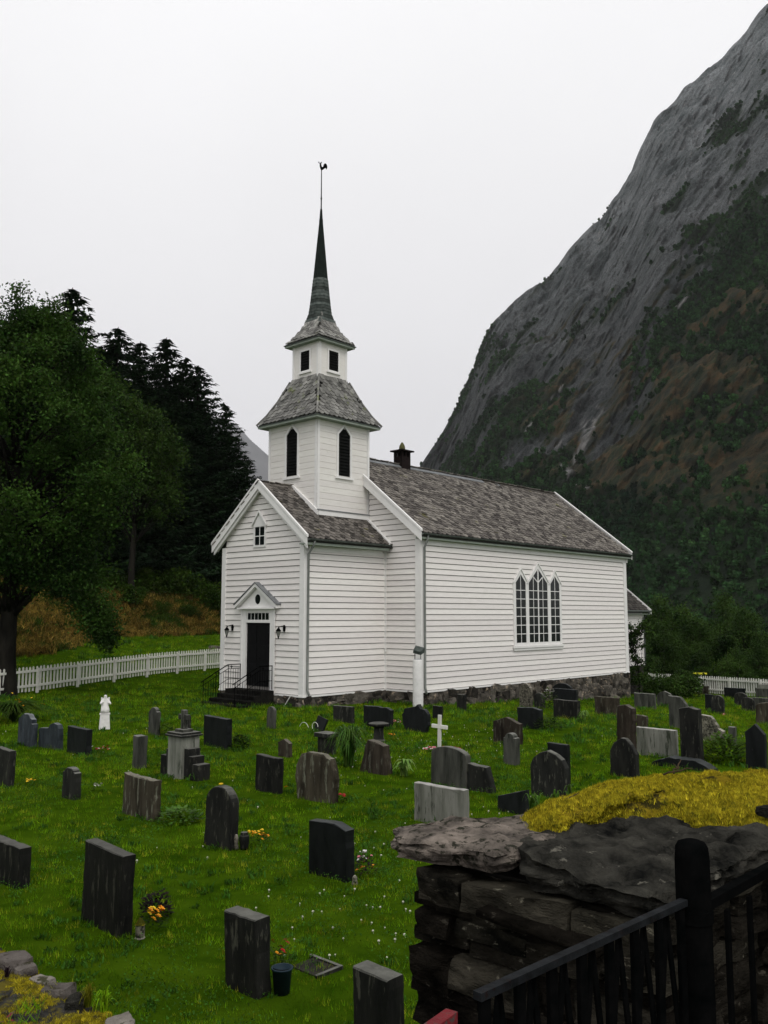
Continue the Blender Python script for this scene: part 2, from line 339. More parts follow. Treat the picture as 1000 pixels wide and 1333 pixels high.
def blades(n, rad, h0, h1, wd, lean, m, seed, seg=1):
    r = random.Random(seed); b = MB()
    for _ in range(n):
        a = r.uniform(0, 2 * PI); d = rad * math.sqrt(r.random()); x, y = d * math.cos(a), d * math.sin(a)
        h = r.uniform(h0, h1); t = r.uniform(0, 2 * PI); la = r.uniform(0, 2 * PI); ln = r.uniform(0, lean) * h
        ex, ey = math.cos(t) * wd / 2, math.sin(t) * wd / 2
        tx, ty = x + math.cos(la) * ln, y + math.sin(la) * ln
        if seg == 1: b.add([(x - ex, y - ey, -.01), (x + ex, y + ey, -.01), (tx, ty, h)], [(0, 1, 2)])
        else:
            mx_, my_ = x + (tx - x) * .35, y + (ty - y) * .35
            b.add([(x - ex, y - ey, -.01), (x + ex, y + ey, -.01), (mx_ + ex, my_ + ey, h * .6), (mx_ - ex, my_ - ey, h * .6), (tx, ty, h * .95)], [(0, 1, 2, 3), (3, 2, 4)])
    return b.mesh(m)
scatter('grass', blades(44, .13, .018, .075, .006, 1.0, M_grass, 1), ground_o, 'lawn', 'gsc', .65, 1.35, 3, .2, 'short mown green lawn grass between the gravestones', 'grass')
def clover_mesh():
    b = MB(); r = random.Random(4)
    for _ in range(26):
        a = r.uniform(0, 2 * PI); d = .17 * math.sqrt(r.random()); x, y, z = d * math.cos(a), d * math.sin(a), r.uniform(.03, .075)
        s = r.uniform(.005, .010); t = r.uniform(0, 6)
        b.add([(x + s * math.cos(t + k * PI / 2), y + s * math.sin(t + k * PI / 2), z + r.uniform(-.01, .01)) for k in range(4)], [(0, 1, 2, 3)])
    return b.mesh(M_grass2)
scatter('clover', clover_mesh(), ground_o, 'clov', None, .8, 1.5, 17, .2, 'small clover leaves growing low among the lawn grass', 'clover')
def ball(b, c, r_, n=6, m=4, sq=.8):
    b.lathe([(r_ * math.sin(PI * (i + .15) / (m + .3)), -r_ * sq * math.cos(PI * (i + .15) / (m + .3))) for i in range(m + 1)], n, c)
scatter('lawn_weeds', blades(26, .10, .02, .075, .016, 1.4, M_grass2, 19, 2), ground_o, 'weeds', 'gsc', .6, 1.5, 31, .3, 'broader leaved weeds and long grass clumps in the lawn', 'weeds')
b_ = MB(); ball(b_, (0, 0, .024), .011); b_.tube([(0, 0, -.01), (0, 0, .02)], .002, 3)
scatter('clover_flowers', b_.mesh(M_cloverw), ground_o, 'clover', None, .8, 1.5, 21, .3, 'white clover blossoms dotted over the lawn', 'flowers')
scatter('dry_grass', blades(70, .45, .08, .42, .03, 1.6, M_dry, 6, 2), ground_o, 'bank', None, .6, 1.3, 8, .3, 'tall brown grass and bracken on the bank beyond the picket fence', 'bracken')
scatter('bank_weeds', blades(60, .4, .10, .5, .06, 1.3, M_shrub, 9, 2), ground_o, 'bankgreen', None, .3, 1.1, 28, .3, 'green weeds mixed through the brown bank', 'weeds')

# ------------------------------------------------------------------ mountains
FPX, PIT = 1151.1, .1164
def azel(px, py):
    x = (px - 500) / FPX; u = -(py - 666.5) / FPX; c, s = math.cos(PIT), math.sin(PIT)
    d = Vector((x, c - u * s, s + u * c)); hd = math.hypot(d.x, d.y)
    return math.atan2(d.x, d.y), d.z / hd
SIL = [(380, 800), (430, 770), (500, 690), (550, 602), (572, 567), (595, 526), (617, 477), (626, 450), (640, 423), (680, 382), (716, 351), (743, 315), (775, 283), (802, 243),
       (820, 202), (842, 166), (865, 139), (901, 99), (941, 67), (968, 27), (1000, -2), (1060, -60), (1150, -150), (1300, -260), (1500, -330), (1750, -360)]
SA = [azel(*p) for p in SIL]
saz = [a for a, e in SA]; sel = [e for a, e in SA]
def ctrl(table, v):   # piecewise linear
    return float(np.interp(v, [t[0] for t in table], [t[1] for t in table]))
# valley side: foot, crest and a back slope; columns fan out from the valley
cols = np.concatenate([np.linspace(saz[0], azel(1040, 700)[0], 400), np.linspace(azel(1040, 700)[0], saz[-1], 60)[1:]])
NV = 300
VEG = [(550, 540), (600, 505), (640, 480), (700, 455), (760, 450), (800, 440), (860, 400), (900, 370), (940, 330), (1000, 250), (1200, 60)]
mv, veg, tone = [], [], []
for az in cols:
    el = max(0.002, ctrl(list(zip(saz, sel)), az))
    px = 500 + FPX * math.tan(az) * 1.0
    Dr = ctrl([(380, 1150), (550, 1130), (640, 1100), (800, 1060), (1000, 1020), (1750, 900)], px)
    Db = ctrl([(380, 480), (550, 420), (700, 370), (850, 330), (1000, 300), (1750, 250)], px)
    zr = el * Dr + 3.3
    ca, sa = math.sin(az), math.cos(az)
    for j in range(NV + 1):
        v = j / (NV - 12)
        if v <= 1:
            d = Db + (Dr - Db) * v; z = -4 + (zr + 4) * (v ** 1.12)
        else:
            d = Dr + (v - 1) * 2400; z = zr - (v - 1) * 2600 * (zr / 700 + .1)
        x, y = ca * d, sa * d
        w = min(1, v * 5) * (1 if v < .97 else max(.25, 1 - (v - .97) * 20))
        rg = az * 900 + v * 260
        n1 = fn((x, y, z), .0045, 5)
        n2 = abs(fn((rg, v * 90, 3), .02, 5))
        n3 = fn((x, y, z), .028, 4)
        n4 = fn((x, y, z * .6), .085, 4); n5 = fn((x, y, z * .8), .2, 3); k = w * (28 * n1 - 16 * n2 + 17 * n3 - 10 * abs(n4) + 2.0 * n5)
        k *= min(1, zr / 150)
        mv.append((x + ca * k * .4, y - sa * k * .9, z + k * .35 * (1 if v < .97 else .5)))
        X_, Y_, Z_ = mv[-1]
        hd = math.hypot(X_, Y_); e2 = (Z_ - 3.3) / hd
        pyy = 666.5 - FPX * math.tan(math.atan(e2) - PIT)
        lim = ctrl(VEG, px)
        g = (pyy - lim) / 90 + 2.0 * fn((x, y, z), .012, 5) + 1.8 * n3 + 1.2 * n4
        br = fn((x + 500, y, z), .010, 5) * .9 + .9 * n3 + .8 * n4 + .02
        heather = sst(.0, .35, br) * sst(640, 760, px + 60 * n1) * (1 - sst(600, 720, pyy)) * sst(330, 430, pyy)
        # bare scree scars
        sc = 0
        for (ax, ay, bx, by, wd) in ((782, 540, 764, 600, 8), (738, 612, 772, 636, 9), (745, 575, 705, 588, 3), (925, 400, 900, 420, 4), (690, 560, 740, 500, 2)):
            t_ = max(0, min(1, ((px - ax) * (bx - ax) + (pyy - ay) * (by - ay)) / ((bx - ax) ** 2 + (by - ay) ** 2)))
            dd = math.hypot(px - ax - t_ * (bx - ax), pyy - ay - t_ * (by - ay)); sc = max(sc, (1 - sst(wd * .5, wd * 1.3, dd + 14 * n3 + 8 * n4)) * sst(-.25, .12, n3 + n4))
        vg = max(0, min(1, g)) * (1 - sc)
        veg.append(vg * (1 - .75 * heather)); tone.append((vg, heather * vg, sc))
nc = len(cols)
arr = np.array(mv).reshape(nc, NV + 1, 3)
act = ((arr[:, :, 2] - 3.3) / np.hypot(arr[:, :, 0], arr[:, :, 1])).max(axis=1)
want = np.interp([math.atan2(arr[i, NV // 2, 0], arr[i, NV // 2, 1]) for i in range(nc)], saz, sel)
fac = np.clip(want / np.maximum(act, .01), .5, 1.5); fac = np.convolve(np.pad(fac, 4, mode='edge'), np.ones(9) / 9, 'valid')
arr[:, :, 2] = (arr[:, :, 2] + 4) * fac[:, None] - 4
mv = [tuple(p) for p in arr.reshape(-1, 3)]
mf = [(i * (NV + 1) + j, (i + 1) * (NV + 1) + j, (i + 1) * (NV + 1) + j + 1, i * (NV + 1) + j + 1) for i in range(nc - 1) for j in range(NV)]
M_mtn = bpy.data.materials.new('mountain_rock'); M_mtn.use_nodes = True
t = M_mtn.node_tree; N = t.nodes; b = N['Principled BSDF']; b.inputs['Roughness'].default_value = .95; b.inputs['Specular IOR Level'].default_value = .1
at = N.new('ShaderNodeAttribute'); at.attribute_name = 'cover'; sp = N.new('ShaderNodeSeparateXYZ'); t.links.new(at.outputs['Vector'], sp.inputs[0])
co = N.new('ShaderNodeTexCoord')
def ns(sc, det, rot=None, st=None):
    n = N.new('ShaderNodeTexNoise'); n.inputs['Scale'].default_value = sc; n.inputs['Detail'].default_value = det; n.inputs['Roughness'].default_value = .7
    mp = N.new('ShaderNodeMapping'); mp.inputs['Rotation'].default_value = rot or (0, 0, 0); mp.inputs['Scale'].default_value = st or (1, 1, 1)
    t.links.new(co.outputs['Object'], mp.inputs[0]); t.links.new(mp.outputs[0], n.inputs['Vector']); return n
def ramp(src, a, b_, ca, cb):
    r_ = N.new('ShaderNodeValToRGB'); r_.color_ramp.elements[0].position = a; r_.color_ramp.elements[1].position = b_
    r_.color_ramp.elements[0].color = (*ca, 1); r_.color_ramp.elements[1].color = (*cb, 1); t.links.new(src, r_.inputs[0]); return r_.outputs[0]
def mixc(fac, a, b_):
    m_ = N.new('ShaderNodeMix'); m_.data_type = 'RGBA'; t.links.new(fac, m_.inputs['Factor']); t.links.new(a, m_.inputs['A']); t.links.new(b_, m_.inputs['B']); return m_.outputs['Result']
nr = ns(.028, 12, (.0, .65, .2), (1, 1, .8)); nr2 = ns(.13, 9)
rock = ramp(nr.outputs['Fac'], .36, .66, (.034, .042, .043), (.15, .158, .162))
rock2 = ramp(nr2.outputs['Fac'], .56, .74, (.07, .072, .074), (.25, .24, .232)); f2 = N.new('ShaderNodeMapRange'); f2.inputs['From Min'].default_value = .56; f2.inputs['From Max'].default_value = .68
t.links.new(nr2.outputs['Fac'], f2.inputs['Value']); rock = mixc(f2.outputs[0], rock, rock2)
nr3 = ns(.30, 6); f3 = N.new('ShaderNodeMapRange'); f3.inputs['From Min'].default_value = .50; f3.inputs['From Max'].default_value = .62; f3.inputs['To Max'].default_value = .6
t.links.new(nr3.outputs['Fac'], f3.inputs['Value']); dk = ramp(nr3.outputs['Fac'], .3, .7, (.018, .022, .024), (.03, .034, .032)); rock = mixc(f3.outputs[0], rock, dk)
gr = ramp(ns(.05, 8).outputs['Fac'], .35, .68, (.004, .010, .006), (.016, .030, .011))
he = ramp(ns(.05, 8).outputs['Fac'], .35, .65, (.020, .018, .009), (.085, .052, .024))
scr = ramp(ns(.12, 6).outputs['Fac'], .35, .65, (.10, .10, .10), (.32, .31, .30))
f4 = N.new('ShaderNodeMapRange'); f4.inputs['From Min'].default_value = .42; f4.inputs['From Max'].default_value = .58; t.links.new(ns(.14, 7).outputs['Fac'], f4.inputs['Value']); m4_ = N.new('ShaderNodeMath'); m4_.operation = 'MULTIPLY'; t.links.new(f4.outputs[0], m4_.inputs[0]); t.links.new(sp.outputs['Y'], m4_.inputs[1])
sz_n = N.new('ShaderNodeSeparateXYZ'); t.links.new(co.outputs['Object'], sz_n.inputs[0]); mist_m = N.new('ShaderNodeMapRange'); mist_m.inputs['From Min'].default_value = 200; mist_m.inputs['From Max'].default_value = 640; mist_m.inputs['To Min'].default_value = .55; mist_m.inputs['To Max'].default_value = 1.75; t.links.new(sz_n.outputs['Z'], mist_m.inputs['Value'])  # rock paler with height: mist on the upper slope painted into the colour
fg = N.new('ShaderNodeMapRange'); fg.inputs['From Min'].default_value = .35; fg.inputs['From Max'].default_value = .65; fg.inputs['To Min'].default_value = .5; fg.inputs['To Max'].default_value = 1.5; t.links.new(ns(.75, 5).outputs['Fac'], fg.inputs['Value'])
mq = N.new('ShaderNodeMath'); mq.operation = 'MULTIPLY'; t.links.new(mist_m.outputs[0], mq.inputs[0]); t.links.new(fg.outputs[0], mq.inputs[1]); hsv = N.new('ShaderNodeHueSaturation'); t.links.new(rock, hsv.inputs['Color']); t.links.new(mq.outputs[0], hsv.inputs['Value']); rock = hsv.outputs[0]
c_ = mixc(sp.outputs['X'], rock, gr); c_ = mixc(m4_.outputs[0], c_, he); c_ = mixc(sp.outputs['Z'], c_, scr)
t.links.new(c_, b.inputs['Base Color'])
bp = N.new('ShaderNodeBump'); bp.inputs['Strength'].default_value = 1; bp.inputs['Distance'].default_value = 9; t.links.new(ns(.04, 12).outputs['Fac'], bp.inputs['Height']); t.links.new(bp.outputs[0], b.inputs['Normal'])
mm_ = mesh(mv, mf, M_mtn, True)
a_ = mm_.attributes.new('cover', 'FLOAT_VECTOR', 'POINT'); a_.data.foreach_set('vector', np.array(tone, dtype=np.float32).ravel())
a_ = mm_.attributes.new('veg', 'FLOAT', 'POINT')
vg = np.array(veg); vpos = np.array(mv); dist = np.hypot(vpos[:, 0], vpos[:, 1])
a_.data.foreach_set('value', (np.clip((vg - .35) * 2, 0, 1) * np.where(dist > 650, .050, .085) * (vpos[:, 0] / dist < .62)).astype(np.float32))
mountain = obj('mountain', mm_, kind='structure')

def leafball(n, rx, rz, leaf, m, seed, trunk=0):
    r = random.Random(seed); b = MB()
    for _ in range(n):
        d = Vector((r.gauss(0, 1), r.gauss(0, 1), r.gauss(0, 1))).normalized() * (r.random() ** .3)
        p = Vector((d.x * rx, d.y * rx, (d.z * .5 + .5) * rz))
        q = Vector((r.gauss(0, 1), r.gauss(0, 1), r.gauss(0, 1))).normalized(); a = q.orthogonal().normalized(); c = q.cross(a)
        s = leaf * r.uniform(.6, 1.3)
        b.add([p + a * s, p + c * s, p - a * s, p - c * s * .6], [(0, 1, 2, 3)])
    return b.mesh(m)
M_mtree = mat('mountain_wood_leaf', (.007, .022, .010), (.028, .062, .018), .012, .8, isl=.5, objr=.6, spec=0, coord='World')
scatter('forest', leafball(70, 2.2, 6, .95, M_mtree, 5), mountain, 'veg', None, .22, .85, 2, .2, 'dark green woods covering the lower mountainside', 'forest')

# far hazy peak down the valley
SIL2 = [(-300, 480), (-100, 500), (120, 515), (250, 535), (309, 552), (327, 573), (351, 594), (385, 640), (440, 700), (520, 780), (600, 798)]
A2 = [azel(*p) for p in SIL2]; fv, ff = [], []
c2 = np.linspace(A2[0][0], A2[-1][0], 160)
for az in c2:
    el = float(np.interp(az, [a for a, e in A2], [e for a, e in A2])); D = 9000
    for j in range(41):
        v = j / 32
        if v <= 1: d = 6200 + (D - 6200) * v; z = -4 + (el * D) * v ** 1.2
        else: d = D + (v - 1) * 6000; z = el * D * (1 - (v - 1) * 1.2)
        k = 90 * fn((az * 9000, d, z), .0012, 5) * min(1, 4 * v)
        fv.append((math.sin(az) * d, math.cos(az) * d - k, z + .15 * k))
ff = [(i * 41 + j, (i + 1) * 41 + j, (i + 1) * 41 + j + 1, i * 41 + j + 1) for i in range(159) for j in range(40)]
M_peak = mat('far_peak_rock', (.03, .033, .036), (.085, .086, .09), .0015, .95, .6, .004, bdist=60)
obj('far_peak', mesh(fv, ff, M_peak, True), kind='structure')
# air
hz = MB().box(-5400, 5400, -400, 12800, -9, 2700).mesh()
M_haze = bpy.data.materials.new('haze_air'); M_haze.use_nodes = True; t = M_haze.node_tree; t.nodes.clear()
vo = t.nodes.new('ShaderNodeVolumePrincipled'); vo.inputs['Density'].default_value = .00005; vo.inputs['Color'].default_value = (.93, .94, .96, 1)
vo.inputs['Anisotropy'].default_value = .1
oo = t.nodes.new('ShaderNodeOutputMaterial'); t.links.new(vo.outputs[0], oo.inputs['Volume']); hz.materials.append(M_haze)
obj('haze', hz, kind='stuff')

# ------------------------------------------------------------------ church (local frame: x along the nave, y across to the north, z=0 at the foot of the boards)
GZ = .4
church = empty('church', (X0, Y0, GZ), YAW, 'white timber church with slate roof, square bell tower and thin dark spire', 'church')
w, LP, HP, AP = 4.8, 4.39, 5.62, 8.05
o_, LN, HN, AN = 1.88, 16.53, 5.9, 9.73
m_ = w / 2; SLP = (AP - 5.70) / (m_ + .45); SLN = (AN - 6.10) / (m_ + o_ + .30)
XE = LP + LN

def board_set(wall, fr, l, r_, z0, z1, step=.225, mt=None, opens=(), flat=False, u_mid=None):
    """fr(u, z, n) -> point. l(z), r(z) limits. opens: (ua, ub, za, zb) gaps."""
    mt = mt or M_board; z = z0
    while z < z1 - .02:
        zt = min(z + step, z1)
        cuts = [(a, b) for a, b, za, zb in opens if za < (z + zt) / 2 < zb]
        segs = [(None, None)]
        lo0, hi0, lo1, hi1 = l(z), r_(z), l(zt), r_(zt)
        pts = [(lo0, lo1)]
        for a, b in sorted(cuts): pts += [(a, a), (b, b)]
        pts.append((hi0, hi1))
        for i in range(0, len(pts), 2):
            (a0, a1), (b0, b1) = pts[i], pts[i + 1]
            if b0 - a0 < .03: continue
            if b1 < a1: a1 = b1 = (a1 + b1) / 2
            j = rnd.uniform(-.002, .002)
            if flat: nb, ntp, zz0, zz1 = .03, .03, z + .006, zt - .006
            else: nb, ntp, zz0, zz1 = .056 + j, .026, z + .022, zt - .001
            zz1 = min(zz1, z1 + .001)
            if nb > .04: v = [fr(a0, zz0, 0), fr(b0, zz0, 0), fr(b0, zz0, nb), fr(a0, zz0, nb), fr(a1, zz1, 0), fr(b1, zz1, 0), fr(b1, zz1, ntp), fr(a1, zz1, ntp)]
            else: v = [fr(a0, zz0, 0), fr(b0, zz0, 0), fr(b0, zz0, nb), fr(a0, zz0, nb), fr(a1, zz1, 0), fr(b1, zz1, 0), fr(b1, zz1, ntp), fr(a1, zz1, ntp)]
            MB().hexa(v).obj('board', mt, wall)
        z = zt
F_front = lambda a0: (lambda u, z, n: (a0 - n, u, z))
F_right = lambda b0: (lambda u, z, n: (u, b0 - n, z))
def gable(face_poly, ext): return MB().prism(face_poly, ext)

# porch front
wl = gable([(0, 0, 0), (0, w, 0), (0, w, HP), (0, m_, AP - .12), (0, 0, HP)], (.12, 0, 0)).obj('wall', M_back, church)
gl = lambda z: max(.16, m_ - (AP - .14 - z) / SLP); gr = lambda z: min(w - .16, m_ + (AP - .14 - z) / SLP)
board_set(wl, F_front(0), gl, gr, 0, AP - .45, opens=[(1.68, 3.38, -.1, 3.15), (2.22, 2.83, 5.62, 6.45)])
# porch side walls
wl = MB().box(.121, LP, 0, .12, 0, HP).obj('wall', M_back, church)
board_set(wl, F_right(0), lambda z: .17, lambda z: LP - .0, 0, HP)
MB().box(.121, LP, w - .12, w, 0, HP).obj('wall', M_board, church)
# nave front wall
bn0, bn1 = -o_, w + o_
wl = gable([(LP, bn0, 0), (LP, bn1, 0), (LP, bn1, HN), (LP, m_, AN - .12), (LP, bn0, HN)], (.12, 0, 0)).obj('wall', M_back, church)
gl2 = lambda z: max(bn0 + .2, m_ - (AN - .16 - z) / SLN)
board_set(wl, F_front(LP), gl2, lambda z: (0 if z < 5.6 else .85), 0, 8.25)
board_set(wl, F_front(LP), lambda z: (w if z < 5.6 else w - .85), lambda z: 2 * m_ - gl2(z), 0, 8.25)
# nave long wall
wl = MB().box(LP + .121, XE, bn0, bn0 + .12, 0, HN).obj('wall', M_back, church)
WIN = (10.62, 14.48)
board_set(wl, F_right(bn0), lambda z: LP + .2, lambda z: XE - .18, 0, HN, opens=[(WIN[0] + .02, WIN[1] - .02, 1.57, 4.42)])
MB().box(LP + .121, XE, bn1 - .12, bn1, 0, HN).obj('wall', M_board, church)
gable([(XE, bn0, 0), (XE, bn1, 0), (XE, bn1, HN), (XE, m_, AN - .12), (XE, bn0, HN)], (.12, 0, 0)).obj('wall', M_board, church)
MB().box(.12, LP, .12, w - .12, -.05, 0.02).box(LP + .13, XE, bn0 + .13, bn1 - .13, -.05, .02).obj('floor', M_under, church)
# corner boards
def cb(x0, x1, y0, y1, z0, z1, nm='corner_board'): return MB().box(x0, x1, y0, y1, z0, z1).obj(nm, M_trim, church)
cb(-.075, 0, -.075, .17, 0, HP - .02); cb(0, .17, -.075, 0, 0, HP - .02)
cb(-.075, 0, w - .17, w + .075, 0, HP - .02); cb(0, .17, w, w + .075, 0, HP - .02)
cb(LP - .075, LP, bn0 - .075, bn0 + .21, 0, HN - .02); cb(LP, LP + .2, bn0 - .075, bn0, 0, HN - .02)
cb(XE - .18, XE + .12, bn0 - .075, bn0, 0, HN - .02)
cb(LP - .07, LP - .0, -.1, 0, 0, HP - .1)
# water table at the foot of the boards
for a in ((-.10, 0, -.10, w + .10), (0, LP - .11, -.10, 0), (LP - .10, LP, bn0 - .10, -.0), (LP, XE + .12, bn0 - .10, bn0)):
    MB().box(*a, -.06, 0).obj('water_table', M_trim, church)

# ---- slates
def slate_mesh(wd, ln, mt):
    pf = [(-wd / 2, ln), (-wd / 2, ln * .30), (-wd * .22, .015), (wd * .10, 0), (wd / 2, ln * .26), (wd / 2, ln)]
    th = .034
    v = [(x, y, 0) for x, y in pf] + [(x, y, th) for x, y in pf]; n = len(pf)
    return mesh(v, [tuple(range(n))[::-1], tuple(range(n, 2 * n))] + [(i, (i + 1) % n, n + (i + 1) % n, n + i) for i in range(n)], mt)
def slate_places(P0, ux, uy, un, W0, H0, pitch, expo, inside, jitter=.012):
    P0, ux, uy, un = (Vector(q) for q in (P0, ux, uy, un)); out = []
    rows = max(1, round(H0 / expo)); expo = H0 / rows
    for j in range(rows):
        y = j * expo; off = (j % 2) * pitch / 2
        k = int(W0 / pitch) + 2
        for i in range(-1, k):
            x = i * pitch + off
            if not inside(x, y + expo * .5): continue
            tl = R(rnd.uniform(3.0, 8.5)); rz = R(rnd.uniform(-5, 5))
            p = P0 + ux * (x + rnd.uniform(-jitter, jitter)) + uy * (y + rnd.uniform(-jitter, jitter)) + un * rnd.uniform(.028, .042)
            Mx = Matrix((ux, uy, un)).transposed().to_4x4(); Mx.translation = p
            Mx = Mx @ Matrix.Rotation(rz, 4, 'Z') @ Matrix.Rotation(-tl, 4, 'X')
            out.append(Mx)
    return out
SLC = [0]
def lay(places, roof, wd, ln, mt, singles, name='slate'):
    """the nearest `singles` slates are objects of their own, the rest one stuff part"""
    me = slate_mesh(wd, ln, mt)
    for Mx in places[:singles]:
        o = obj(name, me, roof); o.matrix_local = Mx; SLC[0] += 1
    rest = places[singles:]
    if rest:
        b = MB(); vs = [v.co.copy() for v in me.vertices]; fs = [tuple(p.vertices) for p in me.polygons]
        for Mx in rest: b.add([Mx @ v for v in vs], fs)
        b.obj(name + 's', mt, roof, kind='stuff')
T0, TW = 1.45, 2.96; tb0, tb1 = m_ - TW / 2, m_ + TW / 2
# porch roof
def norm(v): return Vector(v).normalized()
def roof_slab(a0, a1, be, ze, bt, zt, th=.10):
    return MB().prism([(a0, be, ze), (a0, bt, zt), (a0, bt, zt - th), (a0, be, ze - th)], (a1 - a0, 0, 0))
e0 = -.45; ze = 5.70; ra = -.28
rf = roof_slab(ra, LP, e0, ze - .04, m_, AP - .04).obj('roof', M_under, church)
uy = norm((0, m_ - e0, AP - ze)); un = norm((0, -(AP - ze), m_ - e0)); H0 = math.hypot(m_ - e0, AP - ze)
cosp = (m_ - e0) / H0
ins = lambda x, y: .05 < x + 0 < LP - ra - .02 and not (T0 - ra + .05 < x < T0 + TW - ra and (e0 + y * cosp) > tb0 + .05)
pl = slate_places((ra, e0, ze - .04), (1, 0, 0), uy, un, LP - ra, H0, .27, .19, ins)
lay(pl, rf, .265, .34, M_slate, 210)
rf = roof_slab(ra, LP, w - e0, ze - .04, m_, AP - .04).obj('roof', M_under, church)
uy2 = norm((0, -(m_ - e0), AP - ze)); un2 = norm((0, AP - ze, m_ - e0))
pl = slate_places((LP, w - e0, ze - .04), (-1, 0, 0), uy2, un2, LP - ra, H0, .27, .19, lambda x, y: .05 < x < LP - ra)
lay(pl, rf, .265, .34, M_slate, 0)
# nave roof
n0 = bn0 - .30; zn = 6.10; na = LP - .30; nb_ = XE + .30
rf = roof_slab(na, nb_, n0, zn - .04, m_, AN - .04, .12).obj('roof', M_under, church)
H1 = math.hypot(m_ - n0, AN - zn); uy = norm((0, m_ - n0, AN - zn)); un = norm((0, -(AN - zn), m_ - n0))
pl = slate_places((na, n0, zn - .04), (1, 0, 0), uy, un, nb_ - na, H1, .29, .2, lambda x, y: .1 < x < nb_ - na - .1)
lay(pl, rf, .285, .36, M_slate, 0)
rf2 = roof_slab(na, nb_, bn1 + .3, zn - .04, m_, AN - .04, .12).obj('roof', M_under, church)
uyb = norm((0, -(m_ - n0), AN - zn)); unb = norm((0, AN - zn, m_ - n0))
lay(slate_places((nb_, bn1 + .3, zn - .04), (-1, 0, 0), uyb, unb, nb_ - na, H1, .29, .2, lambda x, y: .1 < x < nb_ - na - .1), rf2, .285, .36, M_slate, 0)
# ridge cappings
def ridge(a0, a1, z, parent, mt=M_zinc, wd=.22, nm='ridge_cap'):
    s = .8 * wd
    return MB().prism([(a0, m_ - wd, z - s + .05), (a0, m_, z + .055), (a0, m_ + wd, z - s + .05), (a0, m_ + wd, z - s + .02), (a0, m_, z + .02), (a0, m_ - wd, z - s + .02)], (a1 - a0, 0, 0)).obj(nm, mt, parent)
ridge(T0 + TW, 14.2, AN + .02, rf)
for a in (14.45, 14.95, 15.3): 
    q = ridge(a, a + .28, AN + .02, rf, wd=.2); q.rotation_euler = (0, R(rnd.uniform(-1, 1)), 0)
ridge(15.7, nb_ - .1, AN - .0, rf, M_slate, .16)
ridge(ra + .1, T0, AP, church, M_slate, .16)
# verges (barge boards)
def barge(a0, th, be, ze_, bt, zt, dep, nm='barge_board', lift=.07, mt=M_trim, proud=0):
    k = [(a0, be, ze_ + lift), (a0, bt, zt + lift), (a0, bt, zt + lift - dep), (a0, be, ze_ + lift - dep * 1.0)]
    return MB().prism(k, (th, 0, 0)).obj(nm, mt, church)
for s in (0, 1):
    f_ = (lambda b: b) if not s else (lambda b: w - b)
    barge(ra - .035, .03, f_(e0 - .02), ze, f_(m_), AP, .34)
    barge(ra - .06, .09, f_(e0 - .04), ze, f_(m_), AP, .09, 'verge_cap', .13)
    barge(ra + .03, .05, f_(e0 + .05), ze - .16, f_(m_), AP - .16, .2, 'barge_board', .0)
    barge(na - .04, .035, f_(n0 - .03), zn, f_(m_), AN, .40)
    barge(na - .07, .10, f_(n0 - .05), zn, f_(m_), AN, .09, 'verge_cap', .14)
    barge(nb_, .035, f_(n0 - .03), zn, f_(m_), AN, .36)
    barge(nb_ - .06, .12, f_(n0 - .05), zn, f_(m_), AN, .07, 'verge_cap', .15)
# soffits under the verges
for (a0_, a1_, be_, ze_, bt_, zt_) in ((ra, 0, e0, ze, m_, AP), (na, LP, n0, zn, m_, AN)):
    for s in (0, 1):
        f_ = (lambda b: b) if not s else (lambda b: w - b)
        MB().prism([(a0_ + .01, f_(be_ + .03), ze_ - .19), (a0_ + .01, f_(bt_), zt_ - .20), (a0_ + .01, f_(bt_), zt_ - .24), (a0_ + .01, f_(be_ + .03), ze_ - .23)], (a1_ - a0_ - .02, 0, 0)).obj('soffit', M_trim, church)
# flashing verge where the porch roof meets nave wall and up along the tower foot
MB().prism([(LP - .20, e0 + .02, ze + .10), (LP - .20, tb0 - .02, ze + .10 + (tb0 - e0) * SLP), (LP - .20, tb0 - .02, ze - .05 + (tb0 - e0) * SLP), (LP - .20, e0 + .02, ze - .05)], (.14, 0, 0)).obj('flashing_board', M_trim, church)
# eaves: fascia, frieze, gutter
def eave(a0, a1, be, z, wallb, nm):
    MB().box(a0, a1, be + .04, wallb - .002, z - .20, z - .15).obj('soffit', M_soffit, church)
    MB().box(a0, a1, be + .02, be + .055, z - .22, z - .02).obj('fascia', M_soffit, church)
    MB().box(a0 + .3, a1 - .0, wallb - .075, wallb - .054, z - .42, z - .205).obj('frieze', M_trim, church)
    n = 10; pr = []
    for i in range(n + 1):
        an = PI + PI * i / n; pr.append((.07 * math.cos(an), .07 * math.sin(an)))
    for i in range(n, -1, -1):
        an = PI + PI * i / n; pr.append((.058 * math.cos(an), .058 * math.sin(an)))
    v = [(a, be - .055 + y, z - .0 + zz) for a in (a0, a1) for y, zz in pr]; k = len(pr)
    MB().add(v, [(i, (i + 1) % k, k + (i + 1) % k, k + i) for i in range(k)] + [tuple(range(k)), tuple(range(k, 2 * k))]).obj('gutter', M_gutter, church)
eave(ra + .02, LP - .22, e0, ze - .01, 0, 'porch'); eave(na + .02, nb_ - .01, n0, zn - .02, bn0, 'nave')
MB().tube([(.07, e0 - .03, ze - .08), (.07, e0 + .05, ze - .28), (.10, -.12, ze - .55), (.10, -.125, .2), (.10, -.22, .02)], .045, 10).obj('downpipe', M_pipe, church, True)
MB().tube([(LP + .09, n0 - .03, zn - .08), (LP + .09, n0 + .02, zn - .3), (LP + .10, bn0 - .13, zn - .55), (LP + .10, bn0 - .13, .15), (LP + .1, bn0 - .2, -.1)], .045, 10).obj('downpipe', M_pipe, church, True)
MB().box(LP - .10, LP - .06, .0, .06, 1.62, 1.80).tube([(LP - .1, -.12, 1.62), (LP - .1, -.12, 1.45)], .03, 8).obj('tap_box', M_trim, church)

